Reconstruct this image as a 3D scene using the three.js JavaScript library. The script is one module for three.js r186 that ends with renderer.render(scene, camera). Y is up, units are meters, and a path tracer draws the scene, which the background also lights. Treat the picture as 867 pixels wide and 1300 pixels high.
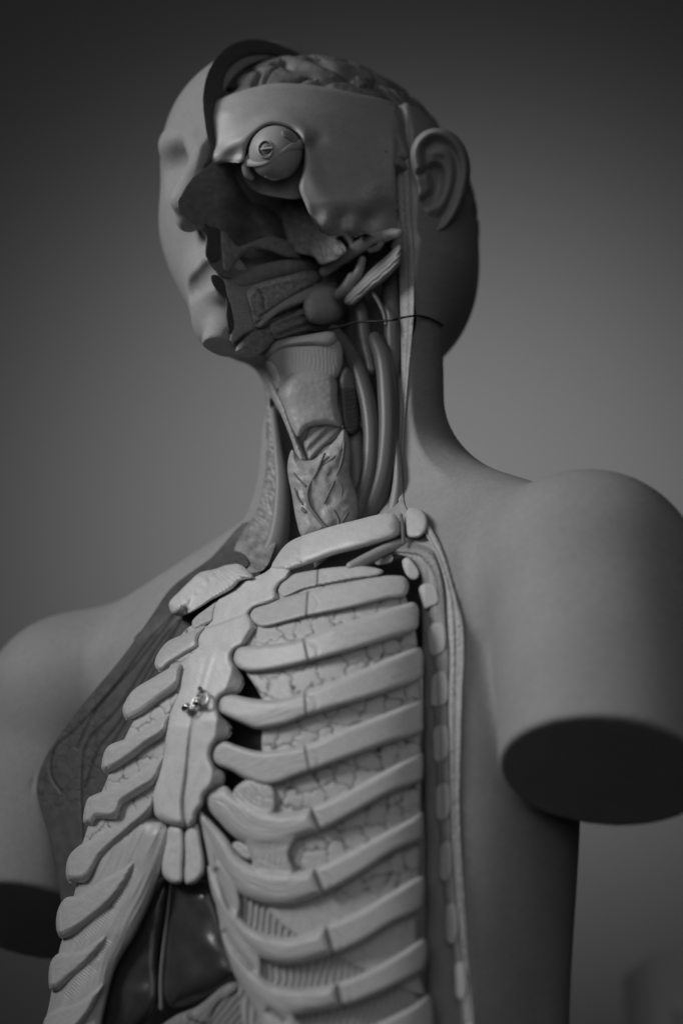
import * as THREE from 'three';
import { RectAreaLightUniformsLib } from 'three/addons/lights/RectAreaLightUniformsLib.js';
import { createNoise3D, createNoise2D } from 'simplex-noise';

// ---------------------------------------------------------------- camera, lamps, exposure
const PITCH = 20 * Math.PI / 180, YAW = 42 * Math.PI / 180, FOC = 650 / Math.tan(15 * Math.PI / 180), DIST = 1150;
const V = (x, y, z) => new THREE.Vector3(x, y, z);
const AX = V(1, 0, 0), UP = V(0, Math.cos(PITCH), Math.sin(PITCH)), FW = V(0, Math.sin(PITCH), -Math.cos(PITCH));
function ray(px, py) { return V(0, 0, 0).addScaledVector(AX, px - 433.5).addScaledVector(UP, 650 - py).addScaledVector(FW, FOC).normalize(); }
const EYE = ray(405, 650).multiplyScalar(-DIST);                     // millimetres
const scene = new THREE.Scene();
scene.background = new THREE.Color(0x000000);
const camera = new THREE.PerspectiveCamera(30, 682 / 1024, 0.05, 20);
camera.position.copy(EYE).multiplyScalar(0.001);
camera.up.copy(UP); camera.lookAt(camera.position.clone().add(FW));
camera.focus = 1.09; camera.userData.fStop = 3.2;
scene.add(camera);
const renderer = new THREE.WebGLRenderer({ antialias: true });
renderer.toneMapping = THREE.LinearToneMapping;
renderer.toneMappingExposure = 1.12;
renderer.shadowMap.enabled = true;
RectAreaLightUniformsLib.init();
// soft lamp on the left, a little in front and above, aimed at the breastbone
const key = new THREE.SpotLight(0xffffff, 3.5, 0, 0.40, 1.0, 2);
key.position.set(-1.02, 0.60, 0.50); key.target.position.set(0.03, -0.02, 0.07);
key.castShadow = true; key.shadow.radius = 14; scene.add(key, key.target);
// weak broad light from the room on the camera's side
const fill = new THREE.RectAreaLight(0xffffff, 0.58, 1.8, 1.8);
fill.position.set(-0.15, 0.30, 1.95); fill.lookAt(0, 0, 0); scene.add(fill);
// lamp behind the model that lights the wall
const back = new THREE.SpotLight(0xffffff, 1.05, 0, 0.95, 1.0, 2);
back.position.set(0.10, 0.36, -0.34); back.target.position.set(0.10, 0.36, -1.0);
back.castShadow = true; back.shadow.radius = 6; scene.add(back, back.target);

// ---------------------------------------------------------------- model frame: X to the model's left, Y up, F to its front (mm)
const cs = Math.cos(YAW), sn = Math.sin(YAW);
const LV = V(cs, 0, sn), FV = V(-sn, 0, cs);
const M = (X, Y, F) => V(X * cs - F * sn, Y, X * sn + F * cs);
const toM = p => [p.dot(LV), p.y, p.dot(FV)];
const rayT = (px, py, n, d) => { const r = ray(px, py); return (d - n.dot(EYE)) / n.dot(r); };
const at = (px, py, t) => ray(px, py).multiplyScalar(t).add(EYE);
const COR = F => (px, py) => rayT(px, py, FV, F);                    // plane across the body
const SAG = X => (px, py) => rayT(px, py, LV, X);                    // plane that halves the body
const lerpTab = (tab, y) => {                                        // tab sorted by falling Y: [Y, ...values]
  if (y >= tab[0][0]) return tab[0].slice(1);
  for (let i = 1; i < tab.length; i++) if (y >= tab[i][0]) {
    const k = (y - tab[i][0]) / (tab[i - 1][0] - tab[i][0]);
    return tab[i].slice(1).map((v, j) => v + (tab[i - 1][j + 1] - v) * k);
  }
  return tab[tab.length - 1].slice(1);
};
// distance along a pixel's ray to an upright barrel whose rings are given by height
function BARREL(tab, e = 2, off = 0) {
  return (px, py) => {
    const r = ray(px, py), q = V(0, 0, 0);
    const f = t => { q.copy(r).multiplyScalar(t).add(EYE); const X = q.dot(LV), F = q.dot(FV); const [xc, rx, f0, rf] = lerpTab(tab, q.y); return Math.pow(Math.abs((X - xc) / (rx + off)), e) + Math.pow(Math.abs((F - f0) / (rf + off)), e) - 1; };
    let best = 1e9, bt = 0, pt = 800, pf = f(800);
    for (let t = 812; t < 1500; t += 12) {
      const v = f(t);
      if (v < best) { best = v; bt = t; }
      if (v <= 0 && pf > 0) { let a = pt, b = t; for (let i = 0; i < 22; i++) { const m = (a + b) / 2; if (f(m) > 0) a = m; else b = m; } return b; }
      pt = t; pf = v;
    }
    let a = bt - 14, b = bt + 14; for (let i = 0; i < 20; i++) { const m1 = a + (b - a) / 3, m2 = b - (b - a) / 3; if (f(m1) < f(m2)) b = m2; else a = m1; }
    return (a + b) / 2;
  };
}
const CHEST_TAB = [[-30, 20, 78, 8, 34], [-50, 20, 88, 20, 36], [-80, 15, 100, 36, 40], [-110, 2, 120, 45, 49], [-150, -8, 131, 48, 55], [-200, -14, 138, 48, 56], [-250, -18, 144, 48, 55], [-330, -20, 148, 48, 54]];
const CHEST = BARREL(CHEST_TAB, 2.3);
const HEAD_TAB = [[315, 0, 5, -8, 8], [300, 0, 38, -8, 52], [280, 0, 55, -6, 82], [255, 0, 68, -4, 100], [225, 0, 72, -2, 103], [190, 0, 71, -2, 100], [150, 0, 66, -2, 92], [100, 0, 60, -2, 85]];
const HEAD = BARREL(HEAD_TAB, 2.1);
const NECK = BARREL([[140, 4, 40, 4, 44], [60, 4, 40, 2, 42], [0, 4, 42, 0, 40], [-60, 4, 46, 0, 40]], 2);

// ---------------------------------------------------------------- noise, random, materials
let seed = 7; const rnd = () => { seed = (seed * 1664525 + 1013904223) % 4294967296; return seed / 4294967296; };
const n3 = createNoise3D(rnd), n2 = createNoise2D(rnd);
const clamp = (v, a = 0, b = 1) => Math.max(a, Math.min(b, v));
const sstep = (a, b, v) => { const t = clamp((v - a) / (b - a)); return t * t * (3 - 2 * t); };
function grain(size, amp, freq) {                                    // fine speckle shared by the plastics
  const d = new Uint8Array(size * size * 4), nz = createNoise3D(rnd), T = 2 * Math.PI;
  for (let y = 0; y < size; y++) for (let x = 0; x < size; x++) {
    const u = x / size * T, v = y / size * T, c = freq / T;
    const a = nz(Math.cos(u) * c, Math.sin(u) * c + Math.cos(v) * c, Math.sin(v) * c) * .6 + nz(Math.cos(u) * c * 3.1, Math.sin(u) * c * 3.1 + Math.cos(v) * c * 3.1, Math.sin(v) * c * 3.1) * .4;
    const b = clamp(1 - amp + amp * a) * 255; d.set([b, b, b, 255], (y * size + x) * 4);
  }
  const t = new THREE.DataTexture(d, size, size); t.wrapS = t.wrapT = THREE.RepeatWrapping; t.magFilter = THREE.LinearFilter; t.minFilter = THREE.LinearMipmapLinearFilter; t.generateMipmaps = true; t.needsUpdate = true; return t;
}
const G1 = grain(512, .10, 40), G2 = grain(512, .5, 60);
function plastic(v, rough = .5, o = {}) {
  const m = new THREE.MeshPhysicalMaterial({ color: new THREE.Color().setRGB(v, v, v), roughness: rough, vertexColors: true, map: G1, bumpMap: G2, bumpScale: o.bump ?? .00004, side: THREE.DoubleSide, specularIntensity: o.spec ?? .8 });
  if (o.coat) { m.clearcoat = o.coat; m.clearcoatRoughness = .25; }
  return m;
}
const MAT = {
  skin: plastic(.34, .62, { spec: .5 }), bone: plastic(.58, .42), cart: plastic(.52, .42), stern: plastic(.66, .42), lung: plastic(.52, .5), muscle: plastic(.27, .42),
  dark: plastic(.19, .5), section: plastic(.085, .55), fat: plastic(.52, .55), mid: plastic(.26, .45), organ: plastic(.055, .28, { coat: .5 }), brain: plastic(.2, .5),
  vessel: plastic(.13, .4), skull: plastic(.4, .45), pale: plastic(.5, .45), gland: plastic(.42, .5), black: plastic(.012, .5),
};

// ---------------------------------------------------------------- objects
const used = {};
const numbered = n => { if (used[n] === undefined) { used[n] = 0; return n; } used[n]++; return n + '_' + String(used[n]).padStart(3, '0'); };
function thing(name, label, category, group) { const o = new THREE.Group(); o.name = numbered(name); o.userData = { label, category }; if (group) o.userData.group = group; scene.add(o); return o; }
function obj(name, geo, mat, parent, label) {
  const m = new THREE.Mesh(geo, mat); m.name = name; m.castShadow = m.receiveShadow = true;
  if (label) m.userData.label = label;
  parent.add(m); return m;
}
function addUV(g, s = 0.06) {                                        // box-like uv in metres
  const p = g.attributes.position, n = g.attributes.normal, uv = new Float32Array(p.count * 2);
  for (let i = 0; i < p.count; i++) { uv[2 * i] = (p.getX(i) * .8 + p.getZ(i) * .6) / s; uv[2 * i + 1] = (p.getY(i) * .92 + (p.getZ(i) * .8 - p.getX(i) * .6) * .4) / s; }
  g.setAttribute('uv', new THREE.BufferAttribute(uv, 2)); return g;
}
function meshGeo(pos, idx, col) {
  const g = new THREE.BufferGeometry();
  const a = new Float32Array(pos.length); for (let i = 0; i < pos.length; i++) a[i] = pos[i] * .001;
  g.setAttribute('position', new THREE.BufferAttribute(a, 3));
  const n = a.length / 3, c = new Float32Array(n * 3); for (let i = 0; i < n; i++) c[3 * i] = c[3 * i + 1] = c[3 * i + 2] = col ? col[i] : 1;
  g.setAttribute('color', new THREE.BufferAttribute(c, 3));
  g.setIndex(idx); g.computeVertexNormals(); return addUV(g);
}

// ---- outlines
function smoothPoly(pts, sub = 4, tension = .5) {                    // closed spline through traced points
  const c = new THREE.CatmullRomCurve3(pts.map(p => V(p[0], p[1], 0)), true, 'centripetal', tension);
  return c.getPoints(pts.length * sub).slice(0, -1).map(p => [p.x, p.y]);
}
function polyDist(P) {                                               // positive inside
  const n = P.length, ax = P.map(p => p[0]), ay = P.map(p => p[1]);
  return (x, y) => {
    let d2 = 1e18, ins = false;
    for (let i = 0, j = n - 1; i < n; j = i++) {
      const ex = ax[j] - ax[i], ey = ay[j] - ay[i], wx = x - ax[i], wy = y - ay[i];
      const t = clamp((wx * ex + wy * ey) / (ex * ex + ey * ey + 1e-12)); const dx = wx - ex * t, dy = wy - ey * t; const q = dx * dx + dy * dy; if (q < d2) d2 = q;
      if ((ay[i] > y) !== (ay[j] > y) && x < (ax[j] - ax[i]) * (y - ay[i]) / (ay[j] - ay[i]) + ax[i]) ins = !ins;
    }
    return (ins ? 1 : -1) * Math.sqrt(d2);
  };
}
function lineDist(P) {                                               // distance to an open line, and how far along
  return (x, y) => {
    let d2 = 1e18, s = 0, L = 0, side = 1;
    for (let i = 0; i + 1 < P.length; i++) {
      const ex = P[i + 1][0] - P[i][0], ey = P[i + 1][1] - P[i][1], wx = x - P[i][0], wy = y - P[i][1], l2 = ex * ex + ey * ey, l = Math.sqrt(l2);
      const t = clamp((wx * ex + wy * ey) / l2), dx = wx - ex * t, dy = wy - ey * t, q = dx * dx + dy * dy; if (q < d2) { d2 = q; s = L + t * l; side = ex * wy - ey * wx > 0 ? 1 : -1; } L += l;
    }
    return [Math.sqrt(d2), s, side];
  };
}
const curve2 = (pts, n = 10) => new THREE.CatmullRomCurve3(pts.map(p => V(p[0], p[1], 0)), false, 'centripetal').getPoints((pts.length - 1) * n).map(p => [p.x, p.y]);

// ---- a solid piece: traced outline on a base surface, rounded front, walls and a back
// shapes: [{ pts, H, r, sharp }]; they are blended into one front when there are several
function relief(shapes, base, o = {}) {
  const step = o.step ?? 1.6, T = o.T ?? 8, k = o.blend ?? 1.5;
  const S = shapes.map(s => { const P = s.sharp ? s.pts : smoothPoly(s.pts, 5); return { P, d: polyDist(P), H: s.H ?? 4, r: s.r ?? 8, e: s.e ?? 2, lift: s.lift ?? 0 }; });
  const holes = (o.holes ?? []).map(h => polyDist(smoothPoly(h, 5)));
  let x0 = 1e9, x1 = -1e9, y0 = 1e9, y1 = -1e9;
  for (const s of S) for (const p of s.P) { x0 = Math.min(x0, p[0]); x1 = Math.max(x1, p[0]); y0 = Math.min(y0, p[1]); y1 = Math.max(y1, p[1]); }
  x0 -= step * 1.5; y0 -= step * 1.5; const nx = Math.ceil((x1 - x0) / step) + 2, ny = Math.ceil((y1 - y0) / step) + 2;
  const D = new Float32Array(nx * ny);
  const dd = (x, y) => { let m = -1e9; for (const s of S) m = Math.max(m, s.d(x, y)); for (const h of holes) m = Math.min(m, -h(x, y)); return m; };
  for (let j = 0; j < ny; j++) for (let i = 0; i < nx; i++) D[j * nx + i] = dd(x0 + i * step, y0 + j * step);
  const bstep = o.bstep ?? 8, bx = Math.ceil(nx * step / bstep) + 5, by = Math.ceil(ny * step / bstep) + 5, B = new Float32Array(bx * by);   // base depth, sampled coarsely
  for (let j = 0; j < by; j++) for (let i = 0; i < bx; i++) B[j * bx + i] = base(x0 + (i - 1) * bstep, y0 + (j - 1) * bstep);
  const cub = (p, q, r, s, t) => { const m0 = (r - p) * .5, m1 = (s - q) * .5, t2 = t * t, t3 = t2 * t; return (2 * t3 - 3 * t2 + 1) * q + (t3 - 2 * t2 + t) * m0 + (3 * t2 - 2 * t3) * r + (t3 - t2) * m1; };
  const tb = (x, y) => { const u = (x - x0) / bstep + 1, v = (y - y0) / bstep + 1, i = Math.max(1, Math.floor(u)), j = Math.max(1, Math.floor(v)), a = u - i, b = v - j; const row = k => { const q = k * bx + i; return cub(B[q - 1], B[q], B[q + 1], B[q + 2], a); }; return cub(row(j - 1), row(j), row(j + 1), row(j + 2), b); };
  const pos = [], col = [], uvp = [], idx = [], ids = new Map();
  const addV = (x, y, edge) => {
    let h = 0;
    if (S.length === 1) { const s = S[0], d = edge ? 0 : Math.min(s.d(x, y), ...holes.map(f => -f(x, y))), t = clamp(d / s.r); h = s.lift + s.H * Math.pow(1 - Math.pow(1 - t, s.e), 1 / s.e); }
    else {
      let acc = 0, any = 0;
      for (const s of S) { const d = s.d(x, y); if (d > -3 * s.r) { const t = clamp(d / s.r), hh = d > 0 ? s.lift + s.H * Math.pow(1 - Math.pow(1 - t, s.e), 1 / s.e) : s.lift + d * .3; acc += Math.exp(hh / k); any = 1; } }
      h = any ? k * Math.log(acc) : 0;
      const hd = Math.min(1e9, ...holes.map(f => -f(x, y))); if (hd < 5) h *= Math.sqrt(1 - Math.pow(1 - clamp(hd / 5), 2));
    }
    const de = edge ? 0 : 1;
    if (o.extra) h += o.extra(x, y, dd, h) * (edge ? (o.edgeExtra ? 1 : 0) : 1);
    const p = at(x, y, tb(x, y) - h); pos.push(p.x, p.y, p.z); col.push(o.color ? o.color(x, y, h) : 1); uvp.push(x, y);
    return pos.length / 3 - 1;
  };
  const vert = (i, j) => { const q = j * nx + i; let v = ids.get(q); if (v === undefined) { v = addV(x0 + i * step, y0 + j * step, false); ids.set(q, v); } return v; };
  const edge = (i, j, i2, j2) => { const q1 = j * nx + i, q2 = j2 * nx + i2, key = q1 < q2 ? 'e' + q1 + '_' + q2 : 'e' + q2 + '_' + q1; let v = ids.get(key); if (v === undefined) { const a = D[q1], b = D[q2]; let t = a / (a - b); t = clamp(t, .02, .98); v = addV(x0 + (i + (i2 - i) * t) * step, y0 + (j + (j2 - j) * t) * step, true); ids.set(key, v); } return v; };
  for (let j = 0; j + 1 < ny; j++) for (let i = 0; i + 1 < nx; i++) {
    const c = [[i, j], [i, j + 1], [i + 1, j + 1], [i + 1, j]], ins = c.map(q => D[q[1] * nx + q[0]] > 0), poly = [];
    for (let s = 0; s < 4; s++) { const e = (s + 1) % 4; if (ins[s]) poly.push(vert(...c[s])); if (ins[s] !== ins[e]) poly.push(edge(...c[s], ...c[e])); }
    for (let s = 1; s + 1 < poly.length; s++) idx.push(poly[0], poly[s], poly[s + 1]);
  }
  // walls and back
  const ed = new Map(); for (let t = 0; t < idx.length; t += 3) for (let s = 0; s < 3; s++) { const a = idx[t + s], b = idx[t + (s + 1) % 3], r = b + '_' + a; if (ed.has(r)) ed.delete(r); else ed.set(a + '_' + b, [a, b]); }
  const nf = pos.length / 3, ff = idx.length;
  const backV = new Map(); const mk = (v, depth, c) => { const x = uvp[2 * v], y = uvp[2 * v + 1], p = at(x, y, tb(x, y) + depth); pos.push(p.x, p.y, p.z); col.push(c); return pos.length / 3 - 1; };
  const wf = new Map(), wb = new Map();
  for (const [a, b] of ed.values()) {
    for (const v of [a, b]) if (!wf.has(v)) { pos.push(pos[3 * v], pos[3 * v + 1], pos[3 * v + 2]); col.push(col[v]); wf.set(v, pos.length / 3 - 1); wb.set(v, mk(v, T, col[v])); }
    const A = wf.get(a), Bv = wf.get(b), A2 = wb.get(a), B2 = wb.get(b); idx.push(A, A2, Bv, Bv, A2, B2);
  }
  if (o.back !== false) for (let t = 0; t < ff; t += 3) { const q = [0, 1, 2].map(s => { const v = idx[t + s]; if (!backV.has(v)) backV.set(v, mk(v, T, 1)); return backV.get(v); }); idx.push(q[0], q[2], q[1]); }
  return meshGeo(pos, idx, col);
}
// ---- a round strand through traced points; radii in photo pixels, seated on a base surface
function strand(pts, rad, base, lift = 0, o = {}) {
  const R = i => Array.isArray(rad) ? rad[Math.min(i, rad.length - 1)] : rad;
  const P = pts.map((p, i) => at(p[0], p[1], (p[2] !== undefined ? p[2] : 0) * -1 + base(p[0], p[1]) - lift));
  const mm = P.map((p, i) => R(i) * p.clone().sub(EYE).length() / FOC);
  const cv = new THREE.CatmullRomCurve3(P, false, 'centripetal'), N = o.n ?? Math.max(8, pts.length * 6), m = o.seg ?? 14;
  const pos = [], idx = [], col = []; let nrm = null; const flat = o.flat ?? 1;
  const ring = (c, tan, r, cc) => {
    const view = c.clone().sub(EYE).normalize(); const b = view.clone().cross(tan).normalize(); nrm = tan.clone().cross(b).normalize();
    for (let k = 0; k < m; k++) { const t = k / m * 2 * Math.PI; const w = o.wob ? 1 + o.wob * n3(c.x * .12 + Math.cos(t) * .8, c.y * .12 + Math.sin(t) * .8, c.z * .12) : 1; const rr = r * w * (o.rib ? 1 + o.rib * Math.sin(k * 2.4 + 1) : 1); const p = c.clone().addScaledVector(b, Math.cos(t) * rr).addScaledVector(nrm, Math.sin(t) * rr * flat); pos.push(p.x, p.y, p.z); col.push(o.color ? o.color(cc, t) : 1); }
  };
  const cap = o.cap ?? 1; let rings = 0; const add = (u, sc, push) => { const uu = clamp(u), x = uu * (P.length - 1), i = Math.min(Math.floor(x), P.length - 2), r = mm[i] + (mm[i + 1] - mm[i]) * (x - i); const c = cv.getPoint(uu), tan = cv.getTangent(clamp(uu, .001, .999)); ring(c.addScaledVector(tan, push * r), tan, Math.max(.02, r * sc), uu); rings++; };
  for (const a of [0.02, .35, .7, .92]) add(0, a, -Math.sqrt(1 - a * a) * cap);
  for (let i = 0; i <= N; i++) add(i / N, 1, 0);
  for (const a of [.92, .7, .35, .02]) add(1, a, Math.sqrt(1 - a * a) * cap);
  for (let i = 0; i + 1 < rings; i++) for (let k = 0; k < m; k++) { const a = i * m + k, b = i * m + (k + 1) % m; idx.push(a, b, a + m, b, b + m, a + m); }
  return meshGeo(pos, idx, col);
}
// ---- surface of a distance field, on a sparse grid; box and cells in model millimetres
function surface(f, lo, hi, cell, color) {
  const NB = 8, bs = cell * NB, nb = [0, 1, 2].map(i => Math.ceil((hi[i] - lo[i]) / bs)), dim = nb.map(n => n * NB + 1);
  const half = bs * Math.sqrt(3) / 2 * 1.35, key = (i, j, k) => (k * dim[1] + j) * dim[0] + i;
  const val = new Map(); const get = (i, j, k) => { const q = key(i, j, k); let v = val.get(q); if (v === undefined) { v = f(lo[0] + i * cell, lo[1] + j * cell, lo[2] + k * cell); val.set(q, v); } return v; };
  const cells = new Map(), pos = [], idx = [], col = [];
  const CE = [[0, 1], [0, 2], [0, 4], [1, 3], [1, 5], [2, 3], [2, 6], [3, 7], [4, 5], [4, 6], [5, 7], [6, 7]];
  const act = [];
  for (let bk = 0; bk < nb[2]; bk++) for (let bj = 0; bj < nb[1]; bj++) for (let bi = 0; bi < nb[0]; bi++) {
    if (Math.abs(f(lo[0] + (bi + .5) * bs, lo[1] + (bj + .5) * bs, lo[2] + (bk + .5) * bs)) > half) continue;
    const W = NB + 1, loc = new Float32Array(W * W * W);
    for (let k = 0; k < W; k++) for (let j = 0; j < W; j++) for (let i = 0; i < W; i++) {
      const gi = bi * NB + i, gj = bj * NB + j, gk = bk * NB + k;
      loc[(k * W + j) * W + i] = (i === 0 || j === 0 || k === 0 || i === NB || j === NB || k === NB) ? get(gi, gj, gk) : f(lo[0] + gi * cell, lo[1] + gj * cell, lo[2] + gk * cell);
    }
    for (let k = 0; k < NB; k++) for (let j = 0; j < NB; j++) for (let i = 0; i < NB; i++) {
      let mask = 0; const v = [];
      for (let c = 0; c < 8; c++) { const q = loc[((k + (c >> 2 & 1)) * W + j + (c >> 1 & 1)) * W + i + (c & 1)]; v.push(q); if (q < 0) mask |= 1 << c; }
      if (mask === 0 || mask === 255) continue;
      let x = 0, y = 0, z = 0, n = 0;
      for (const [a, b] of CE) if ((v[a] < 0) !== (v[b] < 0)) { const t = v[a] / (v[a] - v[b]); x += (a & 1) + ((b & 1) - (a & 1)) * t; y += (a >> 1 & 1) + ((b >> 1 & 1) - (a >> 1 & 1)) * t; z += (a >> 2 & 1) + ((b >> 2 & 1) - (a >> 2 & 1)) * t; n++; }
      const gi = bi * NB + i, gj = bj * NB + j, gk = bk * NB + k, X = lo[0] + (gi + x / n) * cell, Y = lo[1] + (gj + y / n) * cell, Z = lo[2] + (gk + z / n) * cell, p = M(X, Y, Z);
      cells.set(key(gi, gj, gk), pos.length / 3); pos.push(p.x, p.y, p.z); col.push(color ? color(X, Y, Z) : 1); act.push([gi, gj, gk, mask]);
    }
  }
  for (const [i, j, k, mask] of act) {
    const s0 = mask & 1;
    for (let ax = 0; ax < 3; ax++) {
      const s1 = mask >> [1, 2, 4][ax] & 1; if (s0 === s1) continue;
      const u = [[0, -1, 0], [-1, 0, 0], [-1, 0, 0]][ax], w = [[0, 0, -1], [0, 0, -1], [0, -1, 0]][ax];
      const a = cells.get(key(i, j, k)), b = cells.get(key(i + u[0], j + u[1], k + u[2])), c = cells.get(key(i + u[0] + w[0], j + u[1] + w[1], k + u[2] + w[2])), d = cells.get(key(i + w[0], j + w[1], k + w[2]));
      if (a === undefined || b === undefined || c === undefined || d === undefined) continue;
      const flip = (s0 === 1) !== (ax === 1); if (flip) idx.push(a, c, b, a, d, c); else idx.push(a, b, c, a, c, d);
    }
  }
  // relax once so that cut edges read as moulded plastic
  return meshGeo(pos, idx, col);
}
const smin = (a, b, k) => { const h = Math.max(k - Math.abs(a - b), 0) / k; return Math.min(a, b) - h * h * k * .25; };
const smax = (a, b, k) => -smin(-a, -b, k);
const ell = (x, y, z, c, r) => { const a = (x - c[0]) / r[0], b = (y - c[1]) / r[1], d = (z - c[2]) / r[2], k0 = Math.hypot(a, b, d), k1 = Math.hypot(a / r[0], b / r[1], d / r[2]); return k1 < 1e-9 ? -Math.min(...r) : k0 * (k0 - 1) / k1; };
const ball = (x, y, z, c, r) => Math.hypot(x - c[0], y - c[1], z - c[2]) - r;
const cone = (x, y, z, a, b, ra, rb) => { const ex = b[0] - a[0], ey = b[1] - a[1], ez = b[2] - a[2], wx = x - a[0], wy = y - a[1], wz = z - a[2]; const t = clamp((wx * ex + wy * ey + wz * ez) / (ex * ex + ey * ey + ez * ez)); return Math.hypot(wx - ex * t, wy - ey * t, wz - ez * t) - (ra + (rb - ra) * t); };
const pF = (px, py, F) => toM(at(px, py, COR(F)(px, py)));           // pixel on a cross plane, as model coordinates
const pX = (px, py, X) => toM(at(px, py, SAG(X)(px, py)));
// ---------------------------------------------------------------- setting
{
  const w = new THREE.Mesh(new THREE.BoxGeometry(7, 6, 0.1), new THREE.MeshStandardMaterial({ color: new THREE.Color().setRGB(.2, .2, .2), roughness: .9, bumpMap: G2, bumpScale: .0004 }));
  w.name = 'wall'; w.position.set(0, 1.2, -1.05); w.receiveShadow = true; w.userData = { kind: 'structure', label: 'plain grey wall out of focus behind the model', category: 'wall' }; scene.add(w);
}
// ---------------------------------------------------------------- the torso model: skin
const torso = thing('anatomical_torso', 'life-size grey plastic anatomy torso with open head, neck and chest', 'anatomy model');
const Fcut = Y => 45 * sstep(5, -70, Y);
const onCut = (px, py, add = 0) => { let F = 0; for (let i = 0; i < 14; i++) { const q = pF(px, py, F); F = F * .5 + .5 * (Fcut(q[1]) + add); } return F; };
const CUT = (add = 0) => (px, py) => COR(onCut(px, py, add))(px, py);
const rimL = [[320, 640], [270, 700], [215, 740], [190, 775], [150, 830], [90, 900], [50, 960], [40, 1000], [55, 1060], [66, 1110], [75, 1160]];
const rimR = [[514, 640], [535, 655], [560, 690], [575, 740], [590, 800], [588, 900], [585, 1000], [590, 1150], [600, 1300]];
const toXY = p => { const q = pF(p[0], p[1], onCut(p[0], p[1])); return [q[0], q[1]]; };
const notchP = [[4, 340], [220, 340], [220, 60], [150, 20], [140, -30], ...rimR.slice(2).map(toXY), [146, -430], [-175, -430], ...rimL.map(toXY).reverse(), [-90, 26], [-95, 82], [4, 84]];
const notch2 = (() => { const d = polyDist(notchP); return (x, y) => -d(x, y); })();     // negative inside
const shR = pF(755, 736, 0), shL = pF(86, 894, 0), stR = pF(770, 964, 44), stL = pF(30, 1172, 10);
const headBase = (x, y, z) => smin(smin(ell(x, y, z, [-12, 238, 6], [84, 76, 94]), ell(x, y, z, [0, 208, 0], [88 - 10 * Math.tanh(x / 18), 108, 116 - 13 * Math.tanh(z / 18)]), 8), ell(x, y, z, [0, 168, -24], [76, 72, 88]), 20);
const chinC = pX(293, 404, -14), chinP = pX(278, 434, -5), mouthC = pX(291, 350, -8), mouthD = pX(294, 384, -8), cheekC = pX(300, 298, -34), jawC = [-60, 134, 12];
const hit = (px, py, into) => { const r = ray(px, py), q = V(0, 0, 0); let t = 950; for (let i = 0; i < 200; i++) { q.copy(r).multiplyScalar(t).add(EYE); const [x, y, z] = toM(q); const d = smin(headBase(x, y, z), cone(x, y, z, cheekC, chinC, 39, 22), 26); if (d < .1) break; t += d * .7; } return toM(r.multiplyScalar(t + into).add(EYE)); };
const noseA = pX(258, 200, 0), noseB = pX(234, 254, -5), alaC = pX(240, 278, -11), nostC = pX(236, 295, -9);
const lipU = [pX(275, 335, 0), pX(250, 362, -22)], lipL = [pX(284, 369, 0), pX(257, 385, -22)], mouthLine = [pX(258, 345, 2), pX(239, 367, -23)];
const eyeC = hit(221, 207, -6), browA = hit(246, 190, 7), browB = hit(220, 184, 9);
const pecR = pF(650, 800, 12), latR = pF(690, 1060, -40);
const neckF = (x, y, z) => { const rx = 63 + 11 * Math.tanh(x / 20), rf = z > -12 ? 60 - 36 * sstep(45, 85, y) * sstep(15, -20, x) : 60, k = Math.hypot(x / rx, (z + 12) / rf); return Math.max((k - 1) * 58, y - 150, -60 - y); };
const rimTab = [[40, 60], [10, 66], ...rimR.map(toXY).map(q => [q[1], q[0]]), [-430, 146]];
const frontR = (y, rx) => { const X = Math.min(lerpTab(rimTab, y)[0], rx - 4); return Math.max(6, Fcut(y) + 1.5 - 2) / Math.pow(1 - Math.pow(X / rx, 2.3), 1 / 2.3); };
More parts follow.
